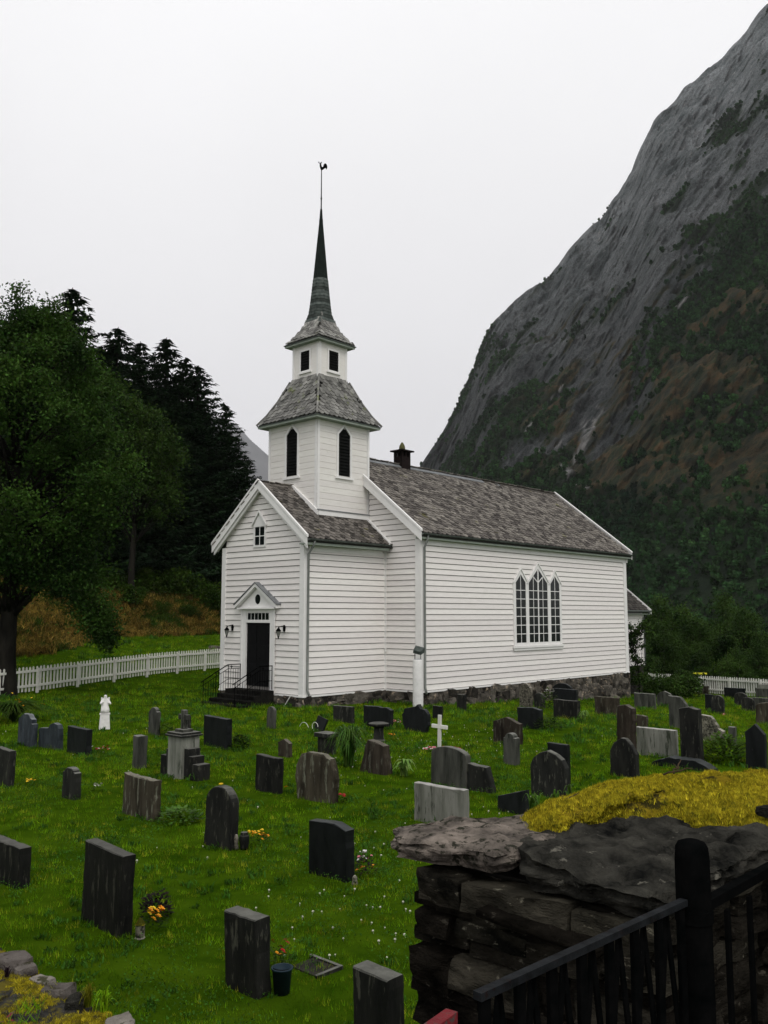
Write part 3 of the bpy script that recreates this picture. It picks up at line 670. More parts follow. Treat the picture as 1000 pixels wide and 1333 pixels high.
# ---- door with surround, transom and pediment
D0, D1 = 1.80, 3.25
door = MB().box(.0 - .015, .02, D0, D1, .22, 2.62).obj('door', M_dark, church)
for u0, u1 in ((D0, (D0 + D1) / 2 - .01), ((D0 + D1) / 2 + .01, D1)):
    for z0, z1 in ((.40, 1.05), (1.15, 1.75), (1.85, 2.5)):
        MB().box(-.035, -.0155, u0 + .12, u1 - .12, z0, z1).obj('door_panel', M_dark, door)
MB().tube([(-.06, (D0 + D1) / 2 - .07, 1.28), (-.06, (D0 + D1) / 2 - .17, 1.28)], .012, 6).obj('handle', M_iron, door)
fr = MB().box(-.09, 0, D0 - .25, D0 - .0, -.02, 3.14).box(-.09, 0, D1, D1 + .25, -.02, 3.14).box(-.085, 0, D0, D1, 3.02, 3.14).box(-.085, 0, D0, D1, 2.62, 2.70)
fr = fr.obj('door_frame', M_trim, church)
MB().box(-.115, -.091, D0 - .30, D0 - .22, -.02, 3.12).obj('moulding', M_trim, fr); MB().box(-.115, -.091, D1 + .22, D1 + .30, -.02, 3.12).obj('moulding', M_trim, fr)
tr = MB().box(-.07, -.04, D0 + .01, D1 - .01, 2.70, 3.02).obj('transom_window', M_trim, church)
k = 6; pw = (D1 - D0 - .16) / k
for i in range(k): MB().box(-.078, -.071, D0 + .08 + i * pw + .018, D0 + .08 + (i + 1) * pw - .018, 2.735, 2.99).obj('pane', M_glass, tr)
pc = (D0 + D1) / 2
pd = MB().prism([(-.10, pc - 1.12, 3.20), (-.10, pc + 1.12, 3.20), (-.10, pc, 3.98)], (.10, 0, 0)).obj('pediment', M_trim, church)
MB().box(-.24, 0, pc - 1.12, pc + 1.12, 3.141, 3.199).obj('cornice', M_trim, pd)
for s in (-1, 1):
    MB().prism([(-.26, pc + s * 1.26, 3.17), (-.26, pc + s * 1.26, 3.29), (-.26, pc, 4.13), (-.26, pc, 4.0)], (.262, 0, 0)).obj('raking_cornice', M_trim, pd)
    MB().prism([(-.29, pc + s * 1.30, 3.30), (-.29, pc + s * 1.30, 3.335), (-.29, pc, 4.18), (-.29, pc, 4.14)], (.29, 0, 0)).obj('pediment_cap', M_zinc, pd)
v = [(-.115, pc + .15 * math.cos(2 * PI * i / 16), 3.52 + .19 * math.sin(2 * PI * i / 16)) for i in range(16)]
MB().prism(v, (.014, 0, 0)).obj('round_window', M_glass, pd)

# ---- small gable window
gw = MB().box(-.085, 0, 2.15, 2.90, 5.53, 5.60).box(-.08, 0, 2.16, 2.23, 5.60, 6.40).box(-.08, 0, 2.82, 2.89, 5.60, 6.40).box(-.08, 0, 2.23, 2.82, 6.33, 6.40)
gw.prism([(-.08, 2.16, 6.401), (-.08, 2.89, 6.401), (-.08, 2.525, 6.86)], (.08, 0, 0)); gw = gw.obj('gable_window', M_trim, church)
for s in (-1, 1): MB().prism([(-.15, 2.525 + s * .44, 6.36), (-.15, 2.525 + s * .44, 6.42), (-.15, 2.525, 6.97), (-.15, 2.525, 6.89)], (.10, 0, 0)).obj('window_hood', M_trim, gw)
for i in range(2):
    for j in range(2):
        u = 2.25 + i * .29; MB().box(-.06, -.03, u, u + .26, 5.63 + j * .355, 5.94 + j * .355).obj('pane', M_glass, gw)
MB().box(-.07, -.03, 2.51, 2.54, 5.60, 6.33).box(-.068, -.03, 2.23, 2.82, 5.95, 5.98).obj('glazing_bar', M_trim, gw)

# ---- triple pointed window on the long wall
yb = bn0
def P(u, z, n): return (u, yb - n, z)
tw = MB()
def plate(b, pts, n0_, n1_): b.prism([P(u, z, n0_) for u, z in pts], (0, -(n1_ - n0_), 0))
LG = [(10.78, 11.56, 4.36, 4.72), (11.80, 13.35, 4.36, 5.02), (13.60, 14.38, 4.36, 4.72)]
ZB = 1.70
# posts and bottom rail
for u0, u1, zt in ((10.60, 10.78, 4.42), (11.56, 11.80, 4.36), (13.35, 13.60, 4.36), (14.38, 14.54, 4.42)): tw.box(u0, u1, yb - .085, yb, 1.56, zt)
tw.box(10.80, 14.37, yb - .084, yb, 1.56, ZB - .001)
tw = tw.obj('triple_window', M_trim, church)
MB().box(10.50, 14.62, yb - .15, yb, 1.47, 1.555).obj('sill', M_trim, tw); MB().box(10.56, 14.56, yb - .11, yb, 1.36, 1.465).obj('apron', M_trim, tw)
for u0, u1, zs, za in LG:
    uc = (u0 + u1) / 2
    plate_b = MB(); plate(plate_b, [(u0, ZB), (u1, ZB), (u1, zs), (uc, za), (u0, zs)], .054, .064)
    gl_ = plate_b.obj('pane', M_glass, tw)
    ov = .17 if uc < 12 or uc > 13.5 else .16
    for s in (-1, 1):
        ue = uc + s * (u1 - u0) / 2
        hd = MB(); plate(hd, [(ue, zs - .01), (ue + s * ov, zs + .0), (uc, za + .22), (uc, za)], 0.0, .0852); hd.obj('window_head', M_trim, tw)
        hd = MB(); plate(hd, [(ue + s * (ov - .03), zs - .02), (ue + s * (ov + .04), zs - .02), (uc, za + .30), (uc, za + .22)], .0, .12); hd.obj('window_hood', M_trim, tw)
    bars = MB()
    bw = .015
    for kk in range(1, 8):
        z = ZB + .385 * kk
        if z < zs + .01: bars.box(u0, u1, yb - .076, yb - .0645, z - bw, z + bw)
    if uc < 12 or uc > 13.5: bars.box(uc - .014, uc + .014, yb - .077, yb - .0645, ZB, za - .05)
    else:
        for q in (.25, .75): uu = u0 + (u1 - u0) * q; bars.box(uu - .014, uu + .014, yb - .077, yb - .0645, ZB, zs + .25)
        MB().box(uc - .04, uc + .04, yb - .083, yb - .0645, ZB, za - .04).obj('mullion', M_trim, tw)
        for s in (-1, 1):
            uq = uc + s * (u1 - u0) / 4
            for s2 in (-1, 1):
                ua = uq + s2 * .30
                if s2 == -s: plate(bars, [(uc + s * .04, zs + .02), (uc + s * .04, zs + .07), (uq, zs + .31), (uq, zs + .26)], .0645, .079)
    bars.obj('glazing_bar', M_trim, tw)

# ---- tower
tz0, tz1 = 6.55, 10.75
ta0, ta1 = T0, T0 + TW
MB().box(ta0 + .03, ta1 - .03, tb0 + .03, tb1 - .03, tz0 - .6, tz1).obj('tower_core', M_trim, church)
for fr_, lo, hi, tag_ in ((lambda u, z, n: (ta0 + .03 - n, u, z), tb0, tb1, 'f'), (lambda u, z, n: (u, tb0 + .03 - n, z), ta0, ta1, 'r'), (lambda u, z, n: (ta1 - .03 + n, u, z), tb0, tb1, 'b'), (lambda u, z, n: (u, tb1 - .03 + n, z), ta0, ta1, 'l')):
    p0, p1 = Vector(fr_(lo + .12, 6.9, 0)), Vector(fr_(hi - .12, 6.9, .02))
    twl = MB().prism([fr_(lo + .12, 6.95, 0), fr_(hi - .12, 6.95, 0), fr_(hi - .12, tz1 - .05, 0), fr_(lo + .12, tz1 - .05, 0)], Vector(fr_(0, 0, .008)) - Vector(fr_(0, 0, 0))).obj('tower_wall', M_plank, church)
    c = (lo + hi) / 2
    board_set(twl, fr_, lambda z: lo + .13, lambda z: hi - .13, 6.98, tz1 - .12, .245, M_plank, [(c - .40, c + .40, 8.40, 10.35)], flat=True)
    louv = MB().prism([fr_(c - .33, 8.5, .012), fr_(c + .33, 8.5, .012), fr_(c + .33, 10.18, .012), fr_(c, 10.52, .012), fr_(c - .33, 10.18, .012)], Vector(fr_(0, 0, .018)) - Vector(fr_(0, 0, 0))).obj('louvre', M_louver, church)
    for i in range(13):
        z = 8.56 + i * .13; MB().hexa([fr_(c - .31, z, .03), fr_(c + .31, z, .03), fr_(c + .31, z, .06), fr_(c - .31, z, .06), fr_(c - .31, z + .09, .03), fr_(c + .31, z + .09, .03), fr_(c + .31, z + .08, .034), fr_(c - .31, z + .08, .034)]).obj('slat', M_louver, louv)
    fb = MB()
    dn = lambda d: Vector(fr_(0, 0, d)) - Vector(fr_(0, 0, 0))
    for s in (-1, 1):
        fb.prism([fr_(c + s * .33, 8.45, .02), fr_(c + s * .42, 8.45, .02), fr_(c + s * .42, 10.22, .02), fr_(c, 10.66, .02), fr_(c, 10.52, .02), fr_(c + s * .33, 10.18, .02)], dn(.05))
    fb.obj('louvre_frame', M_trim, louv)
    MB().prism([fr_(c - .50, 8.36, .02), fr_(c + .50, 8.36, .02), fr_(c + .50, 8.445, .02), fr_(c - .50, 8.445, .02)], dn(.09)).obj('sill', M_trim, louv)
    for q in (lo + .005, hi - .125): MB().prism([fr_(q, 6.95, .031), fr_(q + .12, 6.95, .031), fr_(q + .12, tz1 - .05, .031), fr_(q, tz1 - .05, .031)], dn(.018 if tag_ in 'fb' else .020)).obj('corner_board', M_trim, church)
# skirting where tower meets the roof
MB().box(ta0 - .04, ta1 + .02, tb0 - .10, tb0, 6.80, 6.99).obj('tower_skirt', M_trim, church)
MB().prism([(ta0 - .08, tb0 - .1, 6.80), (ta0 - .08, tb0 - .1, 6.99), (ta0 - .08, m_, 8.18), (ta0 - .08, m_, 7.98)], (.10, 0, 0)).obj('tower_skirt', M_trim, church)
MB().prism([(ta0 - .08, tb1 + .1, 6.80), (ta0 - .08, tb1 + .1, 6.99), (ta0 - .08, m_, 8.18), (ta0 - .08, m_, 7.98)], (.10, 0, 0)).obj('tower_skirt', M_trim, church)
MB().box(ta0 - .06, ta1 + .02, tb0 - .13, tb0 + .0, 6.99, 7.03).obj('tower_skirt', M_zinc, church)
ca_ = (ta0 + ta1) / 2
# frusta roofs
def ring4(h, z): return [(ca_ - h, m_ - h, z), (ca_ + h, m_ - h, z), (ca_ + h, m_ + h, z), (ca_ - h, m_ + h, z)]
def loft(rings, b=None):
    b = b or MB(); n = len(rings[0]); v = [p for r_ in rings for p in r_]
    f = [(i * n + k, i * n + (k + 1) % n, (i + 1) * n + (k + 1) % n, (i + 1) * n + k) for i in range(len(rings) - 1) for k in range(n)]
    return b.add(v, f + [tuple(range(n))[::-1], tuple((len(rings) - 1) * n + k for k in range(n))])
HE = 1.84; prof_t = [(HE, 10.72), (1.55, 11.13), (1.22, 11.75), (.86, 12.60)]
tr_ = loft([ring4(h - .02, z) for h, z in prof_t]).obj('tower_roof', M_under, church)
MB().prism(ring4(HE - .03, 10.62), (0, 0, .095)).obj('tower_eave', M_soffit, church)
MB().prism(ring4(HE + .0, 10.70), (0, 0, .035)).obj('tower_eave_edge', M_gutter, church)
def faces4(profile, pitch, expo, wd, ln, mt, roof, nm, singles, chamfer=None):
    pls = []
    for k, (fx, fy) in enumerate(((0, -1), (-1, 0), (1, 0), (0, 1))):
        f = Vector((fx, fy, 0)); u = Vector((-fy, fx, 0))
        if k == 1: u = Vector((0, 1, 0)); u = -u if u.cross(Vector((0, 0, 1))).dot(f) < 0 else u
        for (h0, z0), (h1, z1) in zip(profile[:-1], profile[1:]):
            base = Vector((ca_, m_, 0)) + f * h0 + Vector((0, 0, z0)); top = Vector((ca_, m_, 0)) + f * h1 + Vector((0, 0, z1))
            uy_ = (top - base); Ln = uy_.length; uy_.normalize(); un_ = u.cross(uy_)
            uu = u
            if un_.dot(f) < 0: uu = -u; un_ = uu.cross(uy_)
            half = lambda y: h0 + (h1 - h0) * y / Ln
            q = slate_places(base - uu * (h0 + pitch), uu, uy_, un_, 2 * h0 + 2 * pitch, Ln, pitch, expo, lambda x, y: abs(x - h0 - pitch) < half(y) - wd * .35)
            pls += [(k, m) for m in q]
    pls.sort(key=lambda q: q[0])
    lay([m for k, m in pls], roof, wd, ln, mt, singles, nm)
faces4(prof_t, .26, .19, .255, .30, M_slate2, tr_, 'slate', 85)
for sx_, sy_ in ((-1, -1), (1, -1), (-1, 1), (1, 1)):   # hips
    MB().tube([(ca_ + sx_ * (h + .015), m_ + sy_ * (h + .015), z + .04) for h, z in prof_t], .045, 6).obj('hip', M_slate2, tr_)
# belfry
hb = .81; bz0, bz1 = 12.55, 14.25
MB().prism(ring4(hb, bz0), (0, 0, bz1 - bz0)).obj('belfry', M_plank, church)
MB().prism(ring4(hb + .06, 12.54), (0, 0, .075)).obj('belfry_skirt', M_zinc, church)
for fx, fy in ((0, -1), (-1, 0), (1, 0), (0, 1)):
    f = Vector((fx, fy, 0)); u = Vector((fy, -fx, 0)); C_ = Vector((ca_, m_, 0))
    G = lambda uu, z, n: tuple(C_ + f * (hb + n) + u * uu + Vector((0, 0, z)))
    wn = MB().prism([G(-.27, 12.99, .002), G(.27, 12.99, .002), G(.27, 13.82, .002), G(-.27, 13.82, .002)], f * .012).obj('belfry_opening', M_louver, church)
    fb = MB()
    for u0, u1, z0, z1 in ((-.34, -.27, 12.93, 13.89), (.27, .34, 12.93, 13.89), (-.27, .27, 13.82, 13.89), (-.27, .27, 12.93, 12.99)):
        fb.prism([G(u0, z0, .002), G(u1, z0, .002), G(u1, z1, .002), G(u0, z1, .002)], f * .04)
    fb.obj('frame', M_trim, wn); MB().prism([G(-.38, 12.87, .002), G(.38, 12.87, .002), G(.38, 12.928, .002), G(-.38, 12.928, .002)], f * .07).obj('sill', M_trim, wn)
    for i in range(7):
        z = 13.02 + i * .115; MB().hexa([G(-.26, z, .015), G(.26, z, .015), G(.26, z, .038), G(-.26, z, .038), G(-.26, z + .08, .015), G(.26, z + .08, .015), G(.26, z + .07, .017), G(-.26, z + .07, .017)]).obj('slat', M_louver, wn)
    for s in (-1, 1): MB().prism([G(s * .80, 12.62, .0), G(s * .69, 12.62, .0), G(s * .69, bz1 - .05, .0), G(s * .80, bz1 - .05, .0)], f * (.02 if fx else .022)).obj('corner_board', M_trim, church)
# spire: bell-cast foot then slim octagon
prof_s = [(1.10, 14.20), (.93, 14.36), (.77, 14.57), (.63, 14.81), (.52, 15.05), (.44, 15.28), (.40, 15.44)]
sp_ = loft([ring4(h - .02, z) for h, z in prof_s]).obj('spire_foot', M_under, church)
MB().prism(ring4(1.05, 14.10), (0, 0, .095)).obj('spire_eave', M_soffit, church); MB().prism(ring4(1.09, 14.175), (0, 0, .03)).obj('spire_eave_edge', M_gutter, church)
faces4(prof_s, .21, .17, .205, .27, M_slate2, sp_, 'slate', 0)
def oct_(h, z, c):   # half width h, chamfer c from 0 (square) to 1 (regular octagon)
    k = h * (1 - c * .586); out = []
    for sx_, sy_ in ((1, -1), (1, 1), (-1, 1), (-1, -1)):
        a = (sx_ * h, sy_ * k); b = (sx_ * k, sy_ * h)
        out += [a, b] if sx_ * sy_ > 0 else [b, a]
    return [(ca_ + x, m_ + y, z) for x, y in out]
sp2 = MB(); zs_ = np.arange(14.92, 17.16, .14)
def hs(z): return float(np.interp(z, [14.9, 15.2, 15.45, 15.9, 16.4, 17.15, 19.77, 20.35], [.50, .515, .49, .43, .375, .300, .065, .03]))
for i, z in enumerate(zs_):
    c = min(1, (z - 14.9) / .6); h = hs(z); h2 = hs(z + .14)
    loft([oct_(h + .022, z, c), oct_(h + .018, z + .02, c), oct_(h2 + .004, z + .15, min(1, c + .2))], sp2)
sp2.obj('spire', M_greenslate, church)
loft([oct_(hs(z) + .01, z, 1) for z in (17.14, 17.6, 18.3, 19.0, 19.77, 20.3)]).obj('spire_tip', M_copper, church)
loft([oct_(.085, 19.72, 1), oct_(.075, 19.85, 1), oct_(.05, 19.9, 1)]).obj('spire_collar', M_copper, church)
MB().tube([(ca_, m_, 20.2), (ca_, m_, 21.3), (ca_, m_, 22.12)], [.028, .022, .018], 8).lathe([(.03, 0), (.045, .04), (.02, .09)], 10, (ca_, m_, 20.75)).obj('spire_rod', M_iron, church)
# weathercock, flat sheet metal (as it is), head to the left of the picture
cockpts = [(-.03, 0), (.06, .015), (.20, .13), (.25, .15), (.28, .04), (.33, .10), (.36, .22), (.33, .36), (.25, .45), (.17, .43), (.12, .34), (.10, .24), (.05, .21), (.0, .27), (-.02, .42), (-.05, .50), (-.10, .46), (-.16, .44), (-.11, .40), (-.12, .28), (-.09, .14)]
cw = empty('weathercock', (0, 0, 0), 0, 'black metal weathercock standing on the tip of the spire rod', 'weathercock')
cw.scale = (.7, .7, .7); pw_ = Vector((X0, Y0, GZ)) + AX * ca_ + BX * m_; cw.location = pw_ + Vector((0, 0, 22.08))
MB().prism([(x, 0, z) for x, z in cockpts], (0, .02, 0)).obj('body', M_iron, cw)
for x, z in ((-.17, .52), (-.02, .5)): q = MB(); ball(q, (x, .01, z), .045, 8, 5); q.obj('ornament', M_iron, cw)

# ---- chimney on the ridge
ch = empty('chimney', (0, 0, 0)); ch.parent = church
cx = 8.15
stk = MB().box(cx - .29, cx + .29, m_ - .26, m_ + .26, 9.1, 10.14).obj('stack', M_brick_ch, ch)
for sx_ in (-1, 0, 1):
    for sy_ in (-1, 1):
        MB().box(cx + sx_ * .235 - .055, cx + sx_ * .235 + .055, m_ + sy_ * .205 - .055, m_ + sy_ * .205 + .055, 10.141, 10.38).obj('pier', M_brick_ch, ch)
MB().box(cx - .42, cx + .42, m_ - .38, m_ + .38, 10.381, 10.44).obj('cap', M_brick_ch, ch)
MB().lathe([(.15, 0), (.145, .12), (.13, .22), (.08, .32), (.04, .39)], 12, (cx, m_, 10.441)).obj('finial', M_chpot, ch, True)

# ---- vestry behind the east end
va0, va1, vb0, vb1, vh, vr = XE + .121, 27.2, .3, 4.5, 3.15, 5.25
vl = MB().box(va0, va1, vb0, vb0 + .12, 0, vh).box(va1 - .12, va1, vb0 + .121, vb1, 0, vh).box(va0, va1 - .121, vb1 - .12, vb1, 0, vh).obj('vestry_wall', M_trim, church)
board_set(vl, lambda u, z, n: (u, vb0 - n, z), lambda z: va0, lambda z: va1 - .15, 0, vh - .1)
vm = (vb0 + vb1) / 2
for s in (0, 1):
    f_ = (lambda b: b) if not s else (lambda b: vb0 + vb1 - b)
    vrf = MB().prism([(va0, f_(vb0 - .38), vh), (va0, f_(vm), vr), (va0, f_(vm), vr - .1), (va0, f_(vb0 - .38), vh - .1)], (va1 + .25 - va0, 0, 0)).obj('vestry_roof', M_under, church)
    if not s:
        uy_ = norm((0, vm - vb0 + .38, vr - vh)); un_ = norm((0, -(vr - vh), vm - vb0 + .38))
        lay(slate_places((va0, vb0 - .38, vh), (1, 0, 0), uy_, un_, va1 + .25 - va0, math.hypot(vm - vb0 + .38, vr - vh), .29, .2, lambda x, y: .1 < x < va1 + .25 - va0 - .1), vrf, .285, .36, M_slate, 0)
    MB().prism([(va1 + .25, f_(vb0 - .44), vh + .10), (va1 + .25, f_(vm), vr + .12), (va1 + .25, f_(vm), vr - .16), (va1 + .25, f_(vb0 - .44), vh - .18)], (.05, 0, 0)).obj('barge_board', M_trim, church)
MB().box(va0, va1 + .24, vb0 - .36, vb0 - .002, vh - .2, vh - .15).obj('soffit', M_soffit, church)
MB().tube([(va0, vb0 - .46, vh - .01), (va1 + .2, vb0 - .46, vh - .01)], .05, 8).tube([(va1 + .1, vb0 - .46, vh - .03), (va1 - .05, vb0 - .12, vh - .4), (va1 - .05, vb0 - .12, .1)], .04, 8).obj('gutter', M_gutter, church)
cb(va1 - .15, va1 + .01, vb0 - .075, vb0, 0, vh - .2)
MB().box(23.4, 24.3, vb0 - .07, vb0 - .03, 1.0, 2.5).obj('vestry_window', M_glass, church)

# ---- foundation: rough stones set proud of dark mortar
def rockmesh(sx_, sy_, sz_, seed, n=4, rough=.12, mt=None, strata=0, rnd_=.16, smooth=True):
    bm = bmesh.new(); bmesh.ops.create_cube(bm, size=2)
    bmesh.ops.subdivide_edges(bm, edges=bm.edges[:], cuts=n, use_grid_fill=True)
    off = Vector((seed * 3.7, seed * 1.3, seed * 2.1)); mn_ = min(sx_, sy_, sz_)
    for v in bm.verts:
        p = v.co.copy(); sph = p.normalized() * 1.25
        p = p.lerp(sph, rnd_)
        q = Vector((p.x * sx_, p.y * sy_, p.z * sz_)) * .5
        k = q * (1 / max(.12, mn_)) * .8 + off
        d = Vector((mn.fractal(k, 1, 2, 3), mn.fractal(k + Vector((9, 0, 0)), 1, 2, 3), mn.fractal(k + Vector((0, 9, 0)), 1, 2, 3)))
        q += Vector((d.x, d.y, d.z * .6)) * rough * mn_
        if strata:
            s = math.sin(q.z * strata + 5 * mn.noise(k * .7) + seed); hor = Vector((q.x, q.y, 0))
            if hor.length > 1e-4: q += hor.normalized() * s * .045 * mn_
        v.co = q
    me = bpy.data.meshes.new('rock'); bm.to_mesh(me); bm.free()
    if mt: me.materials.append(mt)
    me.polygons.foreach_set('use_smooth', [smooth] * len(me.polygons)); return me
frocks = [rockmesh(1, 1, 1, i, 3, .34, M_found, rnd_=.35, smooth=False) for i in range(10)]
def foundation(p0, p1, out, zb0, zb1):
    """p0->p1 along the wall foot (a,b); zb: depth at either end"""
    p0, p1 = Vector((*p0, 0)), Vector((*p1, 0)); u = (p1 - p0); Ln = u.length; u.normalize(); n = Vector((*out, 0))
    fo = MB().prism([p0 - n * .02 + Vector((0, 0, zb0)), p1 - n * .02 + Vector((0, 0, zb1)), p1 - n * .02 + Vector((0, 0, -.06)), p0 - n * .02 + Vector((0, 0, -.06))], -n * .35).obj('foundation', M_mortar, church)
    s = 0; rr = random.Random(int(Ln * 10))
    while s < Ln - .1:
        wd = rr.uniform(.32, .75); zb = zb0 + (zb1 - zb0) * s / Ln - .08; z = -.06; wd = min(wd, Ln - s)
        while z > zb + .05:
            h = min(rr.uniform(.22, .42), z - zb)
            ws = rr.choice((1, 2)) if wd > .5 else 1
            for i in range(ws):
                ww = wd / ws; c = p0 + u * (s + ww * (i + .5)) + n * (-.035 + rr.uniform(-.02, .0)); 
                o = obj('stone', frocks[rr.randrange(10)], fo, (c.x, c.y, z - h / 2), (0, 0, math.atan2(u.y, u.x)))
                o.scale = (ww * rr.uniform(1.0, 1.2), .26, h * rr.uniform(1.0, 1.25)); o.rotation_euler[1] = rr.uniform(-.15, .15)
            z -= h
        s += wd
foundation((0, 0), (LP, 0), (0, -1), -.50, -.60)
foundation((0, w), (0, 0), (-1, 0), -.48, -.48)
foundation((LP, 0), (LP, bn0), (-1, 0), -.62, -.66)
foundation((LP, bn0), (XE + .12, bn0), (0, -1), -.68, -1.45)
foundation((XE + .12, bn0), (XE + .12, .3), (1, 0), -1.45, -1.45)
MB().box(XE + .13, va1, vb0 + .02, vb1 - .02, -1.8, -.001).obj('foundation', M_mortar, church)
MB().box(LP, XE, bn1 - .3, bn1 - .02, -1.2, -.01).box(0, LP, w - .3, w - .02, -1, -.01).obj('foundation', M_mortar, church)
# thin pale stick leaning against the foundation
def chw(a, b, z=0): return Vector((X0, Y0, GZ + z)) + AX * a + BX * b

# ---- entrance steps and railings
steps_ = empty('entrance_steps', (X0, Y0, GZ), YAW, 'dark stone steps up to the black church door', 'steps')
for i, (a0, zt) in enumerate(((-.75, .12), (-1.10, -.04), (-1.45, -.19), (-1.82, -.32))):
    me = MB().box(a0, (-.14 if i == 0 else (-.75, -1.10, -1.45, -1.82)[i - 1] - .0), 1.45 - i * .04, 3.62 + i * .04, -.55, zt).mesh(M_step); bev(me, .02)
    obj('step', me, steps_)
def railing(b, label):
    rl = empty('railing', chw(0, b), YAW, label, 'railing', 'railings beside the church steps')
    top = [(-.09, 1.02), (-.72, 1.02), (-1.35, .72), (-1.95, .42)]
    def zt(a): return float(np.interp(-a, [-q[0] for q in top], [q[1] for q in top]))
    def zb(a): return .16 if a > -.75 else (-.0 if a > -1.1 else (-.14 if a > -1.45 else (-.27 if a > -1.82 else -.38)))
    MB().tube([(a, 0, z) for a, z in top], .020, 6).obj('handrail', M_iron, rl)
    MB().tube([(a, 0, z - .16) for a, z in top], .012, 5).obj('rail', M_iron, rl)
    MB().tube([(a, 0, z - .55) for a, z in top[:3]], .011, 5).obj('rail', M_iron, rl)
    k = 0; a = -.12
    while a > -1.95:
        MB().tube([(a, 0, zb(a) - .02), (a, 0, zt(a) - (.16 if k % 5 else .0))], .009 if k % 5 else .016, 5).obj('baluster', M_iron, rl)
        a -= .115; k += 1
    for a in (-.55, -1.15): MB().box(a - .05, a + .05, -.008, .008, zt(a) - .10, zt(a) - .075).box(a - .012, a + .012, -.0085, .0085, zt(a) - .15, zt(a) - .03).obj('cross_ornament', M_iron, rl)
railing(3.50, 'black iron railing on the left side of the church steps'); railing(1.60, 'black iron railing on the right side of the church steps')
# free standing dark railing post on the grass left of steps
def lantern(b, label):
    ln = empty('wall_lantern', chw(-.055, b, 2.42), YAW, label, 'lantern', 'lanterns beside the church door')
    MB().lathe([(.045, -.12), (.055, 0), (.045, .12)], 10, (-.01, -.0, 0)).obj('wall_plate', M_iron, ln)
    MB().tube([(0, 0, .05), (-.10, .02, .09), (-.20, .05, .06), (-.24, .06, .0)], .014, 6).obj('arm', M_iron, ln)
    c = (-.24, .06, 0)
    MB().lathe([(.035, -.30), (.085, -.12), (.085, -.10), (.03, -.31)], 6, c).obj('glass', M_lampglass, ln)
    MB().lathe([(.11, -.10), (.10, -.07), (.05, -.01), (.015, .03), (.012, .08)], 6, c).obj('hood', M_iron, ln)
    cg = MB()
    for k in range(6):
        an = k * PI / 3; cg.tube([(c[0] + .036 * math.cos(an), c[1] + .036 * math.sin(an), c[2] - .30), (c[0] + .09 * math.cos(an), c[1] + .09 * math.sin(an), c[2] - .11)], .007, 4)
    cg.lathe([(.005, -.40), (.03, -.34), (.04, -.29)], 6, c).obj('cage', M_iron, ln)
lantern(4.12, 'black wall lantern left of the church door'); lantern(1.00, 'black wall lantern right of the church door, by the corner')
st = MB().tube([(0, 0, 0), (.16, -.30, .42)], .018, 5).obj('stick', M_white, None, label='thin pale stick leaning at the church foundation below the corner', cat='stick')
st.location = chw(-.25, .75, -.42); st.rotation_euler = (0, 0, .4)
# ------------------------------------------------------------------ floodlight pillar
gx, gy = 1.26, 33.3
pl_ = empty('floodlight_pillar', (gx, gy, ground(gx, gy)), 0, 'round white rendered pillar with floodlight in front of the church corner', 'pillar')
MB().lathe([(.20, -.1), (.195, 0), (.192, 1.72), (.18, 1.75)], 24).obj('column', M_pillar, pl_, True)
MB().lathe([(.17, 1.751), (.15, 1.77), (.0, 1.78)], 16).obj('cap', M_zinc, pl_)
MB().tube([(-.11, 0, 1.77), (-.11, 0, 1.97), (-.11, 0, 2.02)], .014, 6).tube([(.11, 0, 1.77), (.11, 0, 2.02)], .014, 6).obj('bracket', M_iron, pl_)
fl = MB().hexa([(-.19, -.12, -.08), (.19, -.12, -.08), (.17, .12, -.06), (-.17, .12, -.06), (-.20, -.16, .10), (.20, -.16, .10), (.15, .11, .07), (-.15, .11, .07)]).obj('floodlight', M_greenslate, pl_)
fl.location = (.02, 0, 2.06); fl.rotation_euler = (R(-30), R(-12), R(150))
MB().box(-.17, .17, -.165, -.15, -.06, .085).obj('lens', M_glass, fl)

